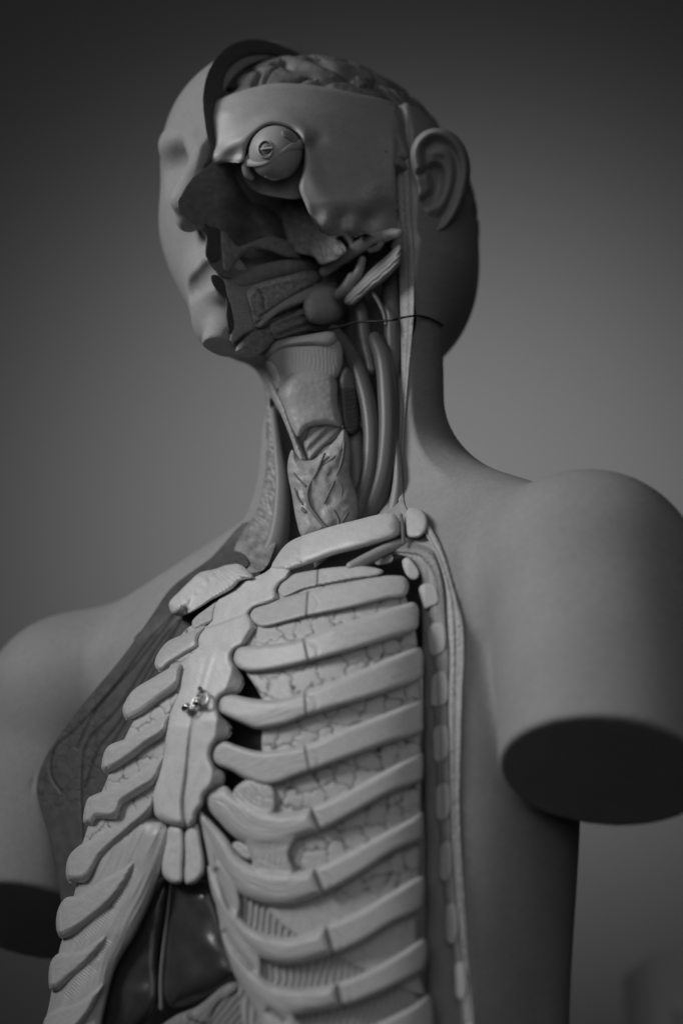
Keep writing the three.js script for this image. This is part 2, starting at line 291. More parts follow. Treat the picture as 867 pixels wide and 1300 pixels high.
function skinF(x, y, z) {
  let d = 1e9;
  if (y < 120) {
    // trunk
    const rx = 163 - 11 * sstep(-160, -330, y), e = 2.3, f0 = 2, rf = z < f0 ? 102 - 14 * sstep(-170, -330, y) : frontR(y, rx) * (.9 + .1 * Math.tanh(x / 30));
    const k = Math.pow(Math.pow(Math.abs(x / rx), e) + Math.pow(Math.abs((z - f0) / rf), e), 1 / e);
    let tr = (k - 1) * 92; tr = smax(tr, y + 30 + .12 * Math.abs(x), 30); d = tr;
    for (const [s, a] of [[shR, stR], [shL, stL]]) {
      let arm = cone(x, y, z, s, [a[0], a[1] - 40, a[2]], 54, 51);
      arm = smin(arm, ball(x, y, z, [s[0] * .98, s[1], s[2]], 55), 10);
      const ny = -.925, nz = .31, nx = .10; arm = smax(arm, (x - a[0]) * nx + (y - a[1]) * ny + (z - a[2]) * nz, 3);
      d = smin(d, arm, 11);
    }
    for (const s of [shR, shL]) d = smin(d, cone(x, y, z, [Math.sign(s[0]) * 40, -6, -48], [s[0] * .9, s[1] + 6, s[2] - 10], 46, 44), 30);
    d = smin(d, neckF(x, y, z), 34);
  } else d = neckF(x, y, z);
  if (y > 30) {
    let h = headBase(x, y, z);
    h = smin(h, cone(x, y, z, cheekC, chinC, 39, 22), 24);
    h = smin(h, ball(x, y, z, mouthC, 21), 16);
    h = smin(h, ball(x, y, z, mouthD, 16), 12);
    h = smin(h, ball(x, y, z, chinP, 10), 14);
    h = smin(h, cone(x, y, z, jawC, chinC, 12, 11), 22);
    if (x < 30 && z > 10) {
      h = smin(h, cone(x, y, z, browA, browB, 9, 8), 12);
      h = smax(h, -ball(x, y, z, eyeC, 10), 16);
      h = smin(h, cone(x, y, z, noseA, noseB, 6, 8.5), 12);
      h = smin(h, ball(x, y, z, alaC, 8), 6);
      h = smax(h, -ell(x, y, z, nostC, [4.5, 5.5, 6]), 3);
      h = smin(h, cone(x, y, z, lipU[0], lipU[1], 9.5, 5), 2.5);
      h = smin(h, cone(x, y, z, lipL[0], lipL[1], 10, 5.5), 3);
      h = smax(h, -cone(x, y, z, mouthLine[0], mouthLine[1], 9.5, 8), 2);
    }
    d = smin(d, h, 22);
  }
  // what has been cut away
  const n = Math.max(notch2(x, y), Fcut(y) - z);
  d = smax(d, -n, 1.2);
  if (y < 40) {                                                      // chest cavity
    const c = (Math.pow(Math.pow(Math.abs(x / 120), 2.6) + Math.pow(Math.abs((z - 10) / 74), 2.6), 1 / 2.6) - 1) * 74;
    d = smax(d, -Math.max(c, y + 62), 3);
  }
  d = smax(d, -Math.max(ell(x, y, z, [6, 20, 8], [50, 120, 46]), -(x + 46)), 3);      // throat
  if (y > 60) {
    const cav = ell(x, y, z, [0, 208, 0], [72 - 5 * Math.tanh(x / 18), 97, 99]);
    d = smax(d, -Math.max(cav, -2 - x, 128 - y), 2);                 // brain case, open on the model's left
    d = smax(d, -Math.max(4 - x, 255 - .2 * z - y), 1.2);         // scalp and skull cap lifted off on that side
    d = smax(d, -ell(x, y, z, [4, 168, 36], [15, 38, 54]), 2);       // mouth and nose hollow behind the half face
    d = smax(d, -Math.max(ell(x, y, z, [34, 110, 6], [40, 60, 40])), 2);
  }
  return d;
}
const scuffs = [[680, 655, 2.2, 4], [815, 742, 2.6, 5], [853, 748, 4, 3], [568, 345, 2.5, 5], [567, 358, 2, 5], [700, 640, 1, 2]].map(([x, y, a, b]) => ({ p: V(x, y, 0), a, b }));
const projPx = p => { const q = p.clone().sub(EYE), z = q.dot(FW); return [433.5 + FOC * q.dot(AX) / z, 650 - FOC * q.dot(UP) / z]; };
{
  console.log('skin');
  const g = surface(skinF, [-300, -420, -150], [300, 330, 160], 1.5, (X, Y, F) => 1 + .05 * n3(X * .02, Y * .02, F * .02) + .04 * n3(X * .15, Y * .15, F * .15));
  obj('skin', g, MAT.skin, torso, 'smooth grey skin of head, neck, shoulders and arm stumps');
  console.log('skin verts', g.attributes.position.count);
}
const SKIN = (px, py) => { const r = ray(px, py), q = V(0, 0, 0); let t = 850; for (let i = 0; i < 160; i++) { q.copy(r).multiplyScalar(t).add(EYE); const d = skinF(q.dot(LV), q.y, q.dot(FV)); if (d < .05) return t; t += Math.max(d * .7, .1); if (t > 1500) break; } return 1200; };
const off = (b, mm) => (x, y) => b(x, y) + mm;
const bump = (x, y, cx, cy, r, a) => a * Math.exp(-((x - cx) ** 2 + (y - cy) ** 2) / (r * r));
const fibre = (ang, freq, amp) => { const c = Math.cos(ang), s = Math.sin(ang); return (x, y) => amp * n2((x * c + y * s) * freq * .08, (-x * s + y * c) * freq); };
const mottle = (a, f = .08) => (x, y) => 1 + a * n2(x * f, y * f) + a * .6 * n2(x * f * 3.3 + 9, y * f * 3.3);
function voronoi(size, jitter = .85) {                               // lobule borders: distance from the nearest border
  const cellPt = (i, j) => { const h = Math.sin(i * 127.1 + j * 311.7) * 43758.5453, g = Math.sin(i * 269.5 + j * 183.3) * 24634.6345; return [(i + .5 + ((h - Math.floor(h)) - .5) * jitter), (j + .5 + ((g - Math.floor(g)) - .5) * jitter)]; };
  return (x, y) => {
    const wx = x + 3 * n2(x * .07, y * .07), wy = y + 3 * n2(x * .07 + 40, y * .07); const u = wx / size, v = wy / size, ci = Math.floor(u), cj = Math.floor(v); let a = 9, b = 9, id = 0;
    for (let j = -1; j <= 1; j++) for (let i = -1; i <= 1; i++) { const p = cellPt(ci + i, cj + j), d = Math.hypot(u - p[0], v - p[1]); if (d < a) { b = a; a = d; id = (ci + i) * 31 + (cj + j) * 17; } else if (d < b) b = d; }
    return [(b - a) * size, id];
  };
}
// ---------------------------------------------------------------- sections of the cut body wall
const lobes = voronoi(15);
{
  const lines = [[[262, 738], [200, 800], [140, 880], [92, 930], [70, 950], [66, 985], [78, 1005]], [[258, 752], [205, 815], [150, 900], [110, 945], [104, 985], [106, 1070]], [[240, 770], [190, 850], [150, 920], [126, 950], [108, 1000]], [[228, 790], [175, 890], [140, 950]], [[250, 740], [180, 835], [120, 905], [98, 950]]].map(l => lineDist(curve2(l)));
  obj('cut_face', relief([{ pts: [[316, 662], [268, 708], [218, 746], [194, 780], [154, 836], [96, 906], [57, 964], [47, 1000], [61, 1058], [72, 1108], [80, 1160], [84, 1215], [120, 1215], [150, 1060], [185, 960], [240, 850], [300, 770], [330, 730]], H: .8, r: 4 }], CUT(2.2), {
    step: 1.5, T: 3, extra: (x, y) => { let h = 0; for (const l of lines) h -= .9 * Math.exp(-((l(x, y)[0] / 1.8) ** 2)); if (y > 830) { const v = lobes(x, y)[0]; h -= .25 * Math.exp(-((v / 1.2) ** 2)) * sstep(830, 900, y) * (1 - sstep(1010, 1050, y)) * (1 - sstep(120, 150, x)); } return h; },
    color: (x, y) => { let c = 1 + .2 * n2(x * .05, y * .05) + .12 * n2(x * .3, y * .3); for (const l of lines) c *= 1 - .75 * Math.exp(-((l(x, y)[0] / 1.7) ** 2)); const v = lobes(x, y)[0]; c *= 1 - .45 * Math.exp(-((v / 1.3) ** 2)) * sstep(830, 900, y) * (1 - sstep(1010, 1050, y)) * (1 - sstep(120, 150, x)); return c; } }), MAT.section, torso, 'dark section through chest wall with drawn tissue lines');
  obj('cut_face', relief([{ pts: [[326, 648], [337, 600], [338, 545], [337, 480], [341, 500], [349, 545], [357, 590], [360, 640], [350, 690], [336, 722], [318, 728], [296, 728], [300, 690]], H: 1.5, r: 5 }], CUT(3), { T: 3, color: (x, y) => 1 + .35 * n2(x * .06, y * .06) + .25 * n2(x * .2, y * .2), extra: (x, y) => .5 * n2(x * .15, y * .15) }), MAT.muscle, torso, 'mottled dark section of the neck muscle');
  obj('vessel_section', relief([{ pts: [[282, 712], [290, 702], [302, 700], [312, 706], [316, 716], [308, 722], [290, 722]], H: 2, r: 5 }], CUT(5), { step: 1.2, T: 3, extra: (x, y) => .8 * n2(x * .25, y * .25), color: mottle(.3, .2) }), MAT.section, torso);
}
const tissue = (x, y) => .35 * n2(x * .25, y * .1) + .2 * n2(x * .6, y * .4);
{
  const inner = [[533, 668], [551, 699], [565, 743], [568, 790], [571, 840], [569, 890], [571, 960], [574, 1060], [581, 1150], [588, 1220], [593, 1312]];
  const rim = [[600, 1312], [595, 1240], [589, 1150], [584, 1060], [583, 1000], [586, 900], [588, 800], [574, 742], [559, 694], [538, 660], [520, 650]];
  const L1 = lineDist(curve2([[540, 672], [560, 712], [574, 760], [578, 820], [577, 900], [577, 1000], [580, 1080], [587, 1160], [597, 1300]])), L2 = lineDist(curve2([[546, 672], [567, 712], [582, 770], [584, 820], [581, 900], [580, 1000]]));
  obj('fat_layer', relief([{ pts: [...inner, ...rim], H: 1.2, r: 3 }], CUT(2.5), { step: 1.3, T: 4, extra: (x, y) => tissue(x, y) - 1.3 * Math.exp(-((L1(x, y)[0] / 1.4) ** 2)) - .8 * Math.exp(-((L2(x, y)[0] / 1.2) ** 2)), color: (x, y) => (1 + .12 * n2(x * .4, y * .2)) * (1 - .55 * Math.exp(-((L1(x, y)[0] / 1.3) ** 2))) * (1 - .3 * Math.exp(-((L2(x, y)[0] / 1.2) ** 2))) }), MAT.fat, torso, 'pale layered fat section along the cut chest wall');
  obj('intercostal_muscle', relief([{ pts: [[474, 708], [500, 704], [524, 712], [540, 745], [547, 790], [550, 855], [551, 925], [554, 1000], [559, 1075], [566, 1150], [578, 1225], [590, 1312], [594, 1312], [587, 1220], [580, 1150], [573, 1060], [570, 960], [568, 890], [570, 840], [567, 790], [563, 743], [549, 700], [530, 690], [505, 690], [480, 698]], H: 1.5, r: 4 }], CUT(2), { step: 1.4, T: 6, extra: fibre(1.57, .25, .4), color: mottle(.15, .2) }), MAT.muscle, torso);
  obj('connective_tissue', relief([{ pts: [[498, 700], [515, 692], [533, 694], [549, 704], [559, 726], [564, 760], [566, 800], [569, 830], [562, 790], [556, 750], [546, 722], [532, 706], [515, 702]], H: 1.6, r: 4 }], CUT(3.4), { step: 1.3, T: 4, extra: (x, y) => .5 * n2(x * .3, y * .3), color: mottle(.12, .3) }), MAT.mid, torso);
  const secs = [[[476, 709], [480, 703], [492, 702], [499, 706], [497, 713], [485, 717], [476, 716]], [[511, 711], [517, 708], [526, 716], [532, 728], [529, 735], [521, 735], [513, 724]], [[532, 746], [540, 741], [551, 742], [556, 756], [556, 766], [545, 771], [540, 773], [535, 763]], [[544, 796], [552, 791], [562, 792], [565, 800], [564, 826], [557, 831], [548, 832], [544, 818]], [[548, 862], [554, 854], [564, 853], [568, 862], [567, 892], [558, 897], [548, 896], [547, 880]], [[550, 928], [556, 921], [566, 922], [569, 932], [568, 960], [561, 967], [552, 966], [550, 948]], [[554, 1000], [561, 995], [569, 997], [571, 1008], [571, 1030], [565, 1041], [555, 1040], [553, 1020]], [[560, 1073], [566, 1068], [572, 1072], [573, 1090], [573, 1108], [567, 1119], [559, 1116], [558, 1096]], [[566, 1152], [572, 1147], [578, 1150], [581, 1168], [580, 1188], [575, 1199], [567, 1195], [565, 1175]], [[578, 1226], [584, 1221], [589, 1226], [592, 1244], [592, 1262], [586, 1270], [579, 1264], [578, 1245]]];
  for (const s of secs) { const x0 = Math.min(...s.map(p => p[0])); obj('rib_section', relief([{ pts: s, H: 1, r: 2.5 }], CUT(3.2), { step: 1, T: 3, extra: (x, y) => x < x0 + 8 ? -.5 * Math.max(0, n2(x * .5, y * .5)) : 0, color: (x, y) => x < x0 + 8 ? 1.15 - .45 * Math.max(0, n2(x * .45, y * .45)) : .8 }), MAT.fat, torso); }
  // pale band that runs down in front of the ear and along the neck
  const strip = [[504, 136], [514, 133], [518, 190], [520, 269], [523, 303], [525, 355], [525, 401], [519, 470], [514, 530], [511, 590], [513, 640], [522, 656], [514, 656], [507, 640], [504, 590], [505, 530], [509, 470], [508, 400], [507, 335], [511, 298], [505, 262], [502, 214]];
  const cl = lineDist([[509, 140], [510, 214], [513, 270], [517, 320], [518, 400], [514, 480], [509, 560], [510, 640]]);
  obj('cut_edge', relief([{ pts: strip, H: .7, r: 3 }], CUT(1.2), { step: 1.1, T: 4, extra: (x, y) => tissue(x, y) * .6 - .5 * Math.exp(-((cl(x, y)[0] / 1.1) ** 2)), color: (x, y) => (1 + .15 * n2(x * .5, y * .15)) * (1 - .3 * Math.exp(-((cl(x, y)[0] / 1.1) ** 2))) }), MAT.skull, torso, 'pale pitted edge of the cut in front of the ear and down the neck');
}
// ---------------------------------------------------------------- chest plate
const plate = thing('chest_plate', 'removable pale rib cage plate with breastbone and collarbones', 'rib cage');
function ribPair(whole, Jt, Jb, o = {}) {                            // whole outline split at the joint of cartilage and bone
  const W = smoothPoly(whole, 6), near = q => W.reduce((b, p, i) => Math.hypot(p[0] - q[0], p[1] - q[1]) < Math.hypot(W[b][0] - q[0], W[b][1] - q[1]) ? i : b, 0);
  const a = near(Jt), b = near(Jb), n = W.length; const take = (s, e) => { const r = []; for (let i = s; ; i = (i + 1) % n) { r.push(W[i]); if (i === e) break; } return r; };
  return { W, bone: take(a, b), cart: take(b, a) };
}
const ribs = [
  { c: [[353, 751], [355, 740], [366, 731]], jt: [403.5, 723], t: [[432, 719.5], [466, 719], [487, 725]], bt: [[482, 730], [449, 735]], jb: [403, 744], cb: [[383, 749], [360, 758]], H: 4, r: 8 },
  { c: [[317, 781], [321, 772.5], [337, 767], [354, 760.5]], jt: [391, 750], t: [[432.6, 741], [470, 733.5], [499, 730.5], [513.5, 733], [519, 742]], bt: [[515, 756], [491, 760.5], [449, 771]], jb: [389, 783], cb: [[366, 789], [333, 796], [324, 792]], H: 7, r: 13 },
  { c: [[295.5, 837], [296.5, 829], [302, 821], [320, 819.5], [354, 816.5]], jt: [385, 810], t: [[432.6, 791.6], [474, 779], [507, 768], [526, 764.6], [531.4, 773], [531.4, 785]], bt: [[529, 798], [491, 812], [449, 825]], jb: [392, 840.6], cb: [[366, 847], [333, 852.6], [312, 852.6], [300, 845.6]], H: 7.5, r: 14 },
  { c: [[277, 902], [277, 889], [283, 882], [293, 881], [316, 886], [341, 888.3], [366, 885]], jt: [387, 877.5], t: [[432.6, 860], [474, 843.5], [507, 829], [532, 821.5], [537, 829], [537.2, 847.6]], bt: [[535.5, 860], [491, 879], [449, 892]], jb: [389, 910], cb: [[366, 919], [341, 924.5], [324.6, 925.3], [308, 919], [289, 910]], H: 8, r: 15 },
  { c: [[270, 964], [270, 951.5], [275, 944.4], [285, 941], [304, 947.3], [329, 953.5], [358, 951.5]], jt: [387, 946], t: [[432.6, 926.5], [482, 908], [515.6, 894], [535.5, 888], [537, 897.5], [537, 914]], bt: [[535.5, 928.6], [491, 945], [449, 960]], jb: [393, 980.5], cb: [[374, 987], [354, 995], [335, 997], [312, 989], [293, 978.5], [277, 972]], H: 8, r: 15 },
  { c: [[264, 1025], [262, 1008.5], [275, 999.4], [287, 998], [298, 1008.5], [320, 1021], [341, 1029], [366, 1031.4]], jt: [395, 1025], t: [[432.6, 1008.5], [482, 981.5], [515.6, 963], [535.5, 956], [537, 965], [536.8, 979.5]], bt: [[534.7, 990.7], [499, 1006.4], [457.5, 1029]], jb: [407.6, 1055.4], cb: [[383, 1064.6], [358, 1073], [325, 1075], [300, 1064.6], [279, 1044]], H: 8, r: 15, fused: 1 },
  { c: [[252, 1040], [254, 1029], [266, 1039.7], [289, 1064.6], [304, 1087], [325, 1100], [358, 1106]], jt: [399, 1102], t: [[432.6, 1087], [482, 1060], [515.6, 1041.7], [535.5, 1030.5], [537, 1040], [537, 1056]], bt: [[534.7, 1065], [499, 1083], [457.5, 1110]], jb: [412, 1135], cb: [[387, 1145.6], [358, 1151], [333, 1147.6], [308, 1137], [283, 1106], [262, 1060]], H: 8, r: 15, fused: 1 },
  { c: [[264, 1098], [277, 1127], [297.6, 1156], [320, 1177], [345, 1187], [374, 1189]], jt: [414, 1174.6], t: [[457.5, 1156], [499, 1131], [535.5, 1111.5], [539.7, 1118.6], [538.5, 1139]], bt: [[534.7, 1154], [499, 1172.6], [457.5, 1197.5]], jb: [424, 1212], cb: [[391, 1222], [362, 1225.7], [337, 1220], [316, 1206], [291, 1177], [270.6, 1139]], H: 8, r: 14, fused: 1 },
  { c: [[279, 1172.6], [295.5, 1201.6], [320, 1226.5], [341, 1245], [374, 1254]], jt: [428, 1247], t: [[470, 1230.7], [507, 1210], [538.5, 1191], [542.6, 1199.6], [541.4, 1222]], bt: [[535.5, 1233], [499, 1253.5], [466, 1268]], jb: [434.6, 1278.5], cb: [[399, 1287], [370, 1291], [337, 1280.5], [312, 1255.6], [289, 1214]], H: 8, r: 14, fused: 1 },
  { c: [[330, 1290], [350, 1306], [380, 1318]], jt: [436, 1316], t: [[470, 1303], [495, 1291], [524, 1276], [544, 1262], [549, 1272], [551, 1300]], bt: [[552, 1330], [500, 1338]], jb: [440, 1345], cb: [[390, 1350], [345, 1330]], H: 8, r: 14, fused: 1 },
];
const fusedShapes = [];
const seam = (x, y, a, b, w, dep) => { const [d] = lineDist([a, b])(x, y); return -dep * Math.exp(-((d / w) ** 2)); };
for (const R of ribs) {
  const whole = [...R.c, R.jt, ...R.t, ...R.bt, R.jb, ...R.cb], { W, bone, cart } = ribPair(whole, R.jt, R.jb), dW = polyDist(W);
  const H = R.H * .72, r = R.r * .5, prof = (x, y, add) => { const t = clamp(dW(x, y) / r); return (H + add) * Math.pow(1 - Math.pow(1 - t, 2.4), 1 / 2.4); };
  const lip = [R.jt, R.jb], mid = [(lip[0][0] + lip[1][0]) / 2 + 11, (lip[0][1] + lip[1][1]) / 2 - 1], lipLine = lineDist(curve2([[lip[0][0] + 5, lip[0][1] + 4], [mid[0] + 3, mid[1]], [lip[1][0] + 11, lip[1][1] - 7]])), jl = lineDist(lip), fb = fibre(-.42, .3, .12);
  obj('rib', relief([{ pts: bone, H: .9, r: 2.2, sharp: 1 }], CHEST, { T: 7, extra: (x, y) => { const [d] = lipLine(x, y), [j] = jl(x, y); return prof(x, y, .4) - .55 * Math.exp(-((d / 1.8) ** 2)) + fb(x, y) * .6; }, edgeExtra: 1, color: (x, y) => (1 + .05 * n2(x * .05, y * .15) + .03 * n2(x * .4, y * .4)) * (1 - .6 * Math.exp(-((jl(x, y)[0] / 1.3) ** 2))) }), MAT.bone, plate);
  if (!R.fused) obj('costal_cartilage', relief([{ pts: cart, H: .9, r: 2.2, sharp: 1 }], CHEST, { T: 7, extra: (x, y) => prof(x, y, -.2) + fb(x, y), edgeExtra: 1, color: (x, y) => (1 + .06 * n2(x * .05, y * .15)) * (1 - .6 * Math.exp(-((jl(x, y)[0] / 1.6) ** 2))) }), MAT.cart, plate);
  else fusedShapes.push({ pts: cart, H: H + .5, r: R.r, sharp: 1 });
}
{
  const margin = [[252, 1029], [258, 1040], [274, 1085], [284, 1120], [297, 1160], [313, 1200], [331, 1235], [351, 1262], [374, 1290], [396, 1320], [390, 1345], [352, 1340], [324, 1285], [295, 1231], [279, 1172], [262, 1077]];
  const b56 = [[296, 1006], [318, 988], [345, 996], [351, 1010], [347, 1034], [320, 1030]], b67 = [[312, 1066], [360, 1062], [376, 1064], [368, 1085], [374, 1110], [350, 1112], [326, 1108], [318, 1085]], b78 = [[276, 1092], [300, 1125], [306, 1150], [300, 1168], [284, 1135]], b89 = [[286, 1165], [312, 1196], [330, 1212], [330, 1238], [306, 1212]], b910 = [[320, 1240], [350, 1270], [372, 1284], [374, 1308], [350, 1300]];
  const flows = [[[262, 1012], [285, 1022], [312, 1045], [345, 1052], [400, 1040]], [[254, 1034], [278, 1072], [304, 1110], [335, 1124], [365, 1128], [405, 1118]], [[268, 1105], [292, 1152], [320, 1188], [350, 1205], [420, 1192]], [[280, 1180], [308, 1230], [340, 1262], [375, 1272], [432, 1262]], [[253, 1032], [270, 1100], [290, 1190], [320, 1262], [370, 1330]]].map(l => lineDist(curve2(l)));
  const flow = (x, y) => { let b = [1e9, 0, 1]; flows.forEach((f, i) => { const q = f(x, y); if (q[0] < b[0]) b = [q[0], q[1] + i * 300, q[2]]; }); return b; };
  const fz = [[[271, 1100], [282, 1125], [294, 1152]], [[281, 1178], [300, 1208], [322, 1232]], [[335, 1280], [360, 1297]]].map(l => lineDist(curve2(l)));
  obj('fused_cartilage', relief([...fusedShapes, { pts: margin, H: 5.5, r: 14 }, { pts: b56, H: 4.5, r: 6 }, { pts: b67, H: 4.5, r: 6 }, { pts: b78, H: 4, r: 5 }, { pts: b89, H: 4, r: 5 }, { pts: b910, H: 4, r: 5 }], CHEST, {
    step: 1.4, T: 7, blend: 1.1, extra: (x, y) => { const [d, s, sd] = flow(x, y); let h = .22 * n2(d * sd * .35, s * .018) + .12 * n2(d * sd * .8, s * .03); for (const f of fz) { const [q, t] = f(x, y); const m = Math.exp(-((q / 5) ** 2)) * sstep(0, 8, t); h -= m * (2.2 + .8 * Math.sin(t * 1.55)); } h += .35 * Math.sin(x * .8 + 2 * n2(x * .05, y * .05)) * (Math.exp(-(((x - 343) / 22) ** 2) - (((y - 1088) / 16) ** 2)) + Math.exp(-(((x - 325) / 18) ** 2) - (((y - 1010) / 14) ** 2))); return h; },
    color: (x, y) => { const [d, s, sd] = flow(x, y); return 1 + .07 * n2(d * sd * .25, s * .015) + .03 * n2(x * .3, y * .3); } }), MAT.cart, plate, 'fused costal cartilages with fibrous grain joining the lower ribs');
}
const sternPts = [[370, 728], [356, 741], [351, 750], [353, 761], [323, 771.5], [316.6, 780], [325, 797], [316, 812], [312, 818], [298, 826], [295.5, 838], [304, 852], [310, 866], [302, 880], [283, 884], [277, 893], [280, 907], [293, 921], [292, 935], [275, 944], [269, 959], [274, 973], [284, 980], [284, 995], [273, 1000], [261, 1011], [258, 1023], [251, 1034], [248.7, 1044], [240, 1051], [228, 1049.2], [213, 1046], [197, 1035], [194.7, 1013], [200, 988], [209, 955], [211, 932], [217, 904], [229, 876], [230.5, 865], [234.6, 849], [240, 835], [252, 822], [252.3, 811], [263, 795], [270, 788], [271, 780], [277, 761], [286, 755], [304, 743], [312, 733.5], [325, 732], [343, 722], [350, 710], [366, 712]];
{
  const g1 = lineDist(curve2([[246, 902], [241, 940], [237, 985], [233, 1020], [236, 1052]])), g2 = lineDist([[263, 797], [285, 790], [300, 784], [317, 778]]), g3 = lineDist(curve2([[328, 738], [300, 778], [272, 825], [258, 870], [247, 905]])), side = lineDist([[362, 735], [346, 757], [319, 776], [314, 796], [299, 828], [290, 858], [280, 886], [275, 905], [271, 930], [270, 957], [267, 985], [261, 1010], [250, 1040]]);
  obj('breastbone', relief([{ pts: sternPts, H: 8, r: 10, lift: 2 }], CHEST, {
    step: 1.3, T: 9, extra: (x, y) => { const [a] = g1(x, y), [b] = g2(x, y), [c] = g3(x, y); const open = sstep(900, 1050, y); const [sd, , ss] = side(x, y); return -(ss < 0 ? .5 * Math.max(0, sd - 1.5) : 0) - (1.3 + 2.8 * open) * Math.exp(-((a / (1.8 + 1.6 * open)) ** 2)) - .55 * Math.exp(-((b / 1.3) ** 2)) + .5 * Math.exp(-((c / 3) ** 2)) - .35 * Math.exp(-(((c - 5) / 3) ** 2)) + .15 * n2(x * .05, y * .03) + .05 * n2(x * .2, y * .12); },
    color: (x, y) => (1 + .06 * n2(x * .06, y * .03) + .04 * n2(x * .25, y * .2)) * (1 - .25 * Math.exp(-((g2(x, y)[0] / 1.2) ** 2))) * (1 - .6 * Math.exp(-((g1(x, y)[0] / 1.2) ** 2))) }), MAT.stern, plate, 'pale breastbone with a split line down its lower half');
  for (const p of [[[216, 1049], [231, 1050], [234, 1069], [233, 1100], [231, 1121], [220, 1122.4], [208, 1112.5], [206, 1098], [211, 1070]], [[237, 1052], [251, 1045], [256, 1069], [259, 1108], [246, 1123], [236, 1122], [235, 1090]]])
    obj('breastbone_tip', relief([{ pts: p, H: 6, r: 8 }], off(CHEST, 2), { step: 1.2, T: 8, extra: (x, y) => .12 * n2(x * .1, y * .06), color: mottle(.06) }), MAT.stern, plate);
  const cf = (x, y) => .12 * n2(x * .03 + y * .01, y * .12) + .1 * n2(x * .3, y * .3);
  const cR = [[345, 721], [351, 707], [366, 689], [399, 675], [449, 661], [497, 651.6], [505, 657], [509, 672], [507, 680], [466, 694], [424, 704.5], [383, 719], [362, 725]];
  const bl = lineDist([[384, 682], [381, 700], [384, 718]]);
  obj('collarbone', relief([{ pts: cR, H: 13, r: 21, lift: 0 }], off(CHEST, -4), { step: 1.4, T: 10, extra: (x, y) => cf(x, y) + (x < 384 ? .6 * n2(x * .15, y * .3) : 0) - .5 * Math.exp(-((bl(x, y)[0] / 1.5) ** 2)), color: (x, y) => (x < 383 ? .9 : 1) * (1 + .05 * n2(x * .06, y * .1)) }), MAT.stern, plate, 'thick collarbone rising from the breastbone to the cut shoulder');
  const cL = [[215, 766], [229, 750], [240, 739], [254, 727], [273, 722.5], [287.6, 717.5], [304, 716.4], [315, 724], [322, 733], [306, 738], [296, 747.6], [281, 756], [269, 762], [252, 772.5], [231.5, 782], [219, 779]];
  const sl = lineDist(curve2([[230, 748], [229, 758], [234, 772], [245, 776]]));
  obj('collarbone', relief([{ pts: cL, H: 20, r: 22, lift: 1 }], off(CHEST, -6), { step: 1.3, T: 8, extra: (x, y) => cf(x, y) - 1.4 * Math.exp(-((sl(x, y)[0] / 1.6) ** 2)) + .7 * sstep(262, 285, x) * Math.sin((y - 700 + (x - 290) * -.75 + .012 * (x - 290) ** 2) * .95), color: mottle(.05) }), MAT.stern, plate, 'short collarbone stump with a ribbed ligament on the shaded side');
}
// ribs on the model's right
const leftRibs = [
  [[244, 790], [250, 782], [263, 772], [277, 761.5], [273, 774], [270, 788.5], [258, 794], [247, 799]],
  [[198, 836], [203, 826], [213, 814.5], [231.5, 806], [252, 797], [263, 793.7], [258.5, 802], [252, 811], [253, 819.6], [235, 832], [217, 842.5], [203, 853], [197, 845]],
  [[156, 900], [160, 890], [168.6, 877], [196, 859.6], [231, 842], [230, 860], [227.5, 873], [204, 891], [176.5, 910.6], [161, 914.5]],
  [[129.5, 969], [137, 948], [165, 936], [192, 920], [217, 905], [215, 922], [211, 934], [188, 950], [165, 967.5], [137, 982], [130, 977]],
  [[106, 1038], [112, 1014], [118, 1010], [145, 999], [172.5, 983], [196, 967.5], [210, 956], [208, 975], [200, 995], [180, 1008.6], [157, 1024], [149, 1040], [125.5, 1041], [117.6, 1049], [107, 1045]],
  [[84, 1108], [88, 1087], [102, 1073], [125.5, 1061.6], [157, 1042], [180, 1024], [194, 1011], [195, 1032], [172.5, 1054], [153, 1071], [129, 1093], [118, 1112], [110, 1120], [96, 1120], [88, 1120]],
  [[72, 1179], [74.5, 1153.7], [84, 1140], [102, 1136], [129, 1116.5], [157, 1101], [174, 1087], [168.6, 1112], [145, 1147.8], [117.6, 1171], [94, 1187], [78, 1191]],
  [[62.5, 1250], [64.7, 1222], [74.5, 1210.6], [102, 1206.7], [125.5, 1191], [139, 1181], [135, 1199], [113.7, 1226], [90, 1246], [74.5, 1257.6], [65, 1257]],
  [[54, 1310], [58, 1292], [72, 1280], [98, 1273], [120, 1256], [134, 1246], [124, 1275], [104, 1306], [78, 1325], [56, 1328]],
];
leftRibs.forEach((p, i) => {
  const ang = -.55, f = fibre(ang, .35, i > 4 ? .3 : .12), H = i === 0 ? 5 : 9;
  const dL = polyDist(smoothPoly(p, 5)), xl = Math.min(...p.map(q => q[0])), cx = p.reduce((a, q) => a + q[0], 0) / p.length, cy = p.reduce((a, q) => a + q[1], 0) / p.length;
  obj('costal_cartilage', relief([{ pts: p, H, r: i === 0 ? 5 : 6, lift: i > 4 ? 3 : 1, e: 2 }], CHEST, { step: 1.2, T: 10, extra: (x, y, dd, h) => f(x, y) + (i ? .1 * ((x - cx) * .5 + (y - cy) * .86) : 0) - (i ? 6.5 : 2.5) * clamp(-dL(x + (i ? 6 : 3), y + (i ? 9 : 4)) / (i ? 9 : 5)) - .9 * Math.exp(-(((x - xl - 7 - (y % 1) * 0) / 1.3) ** 2)), color: (x, y) => 1 + .06 * n2(x * .06, y * .12) }), MAT.cart, plate);
});
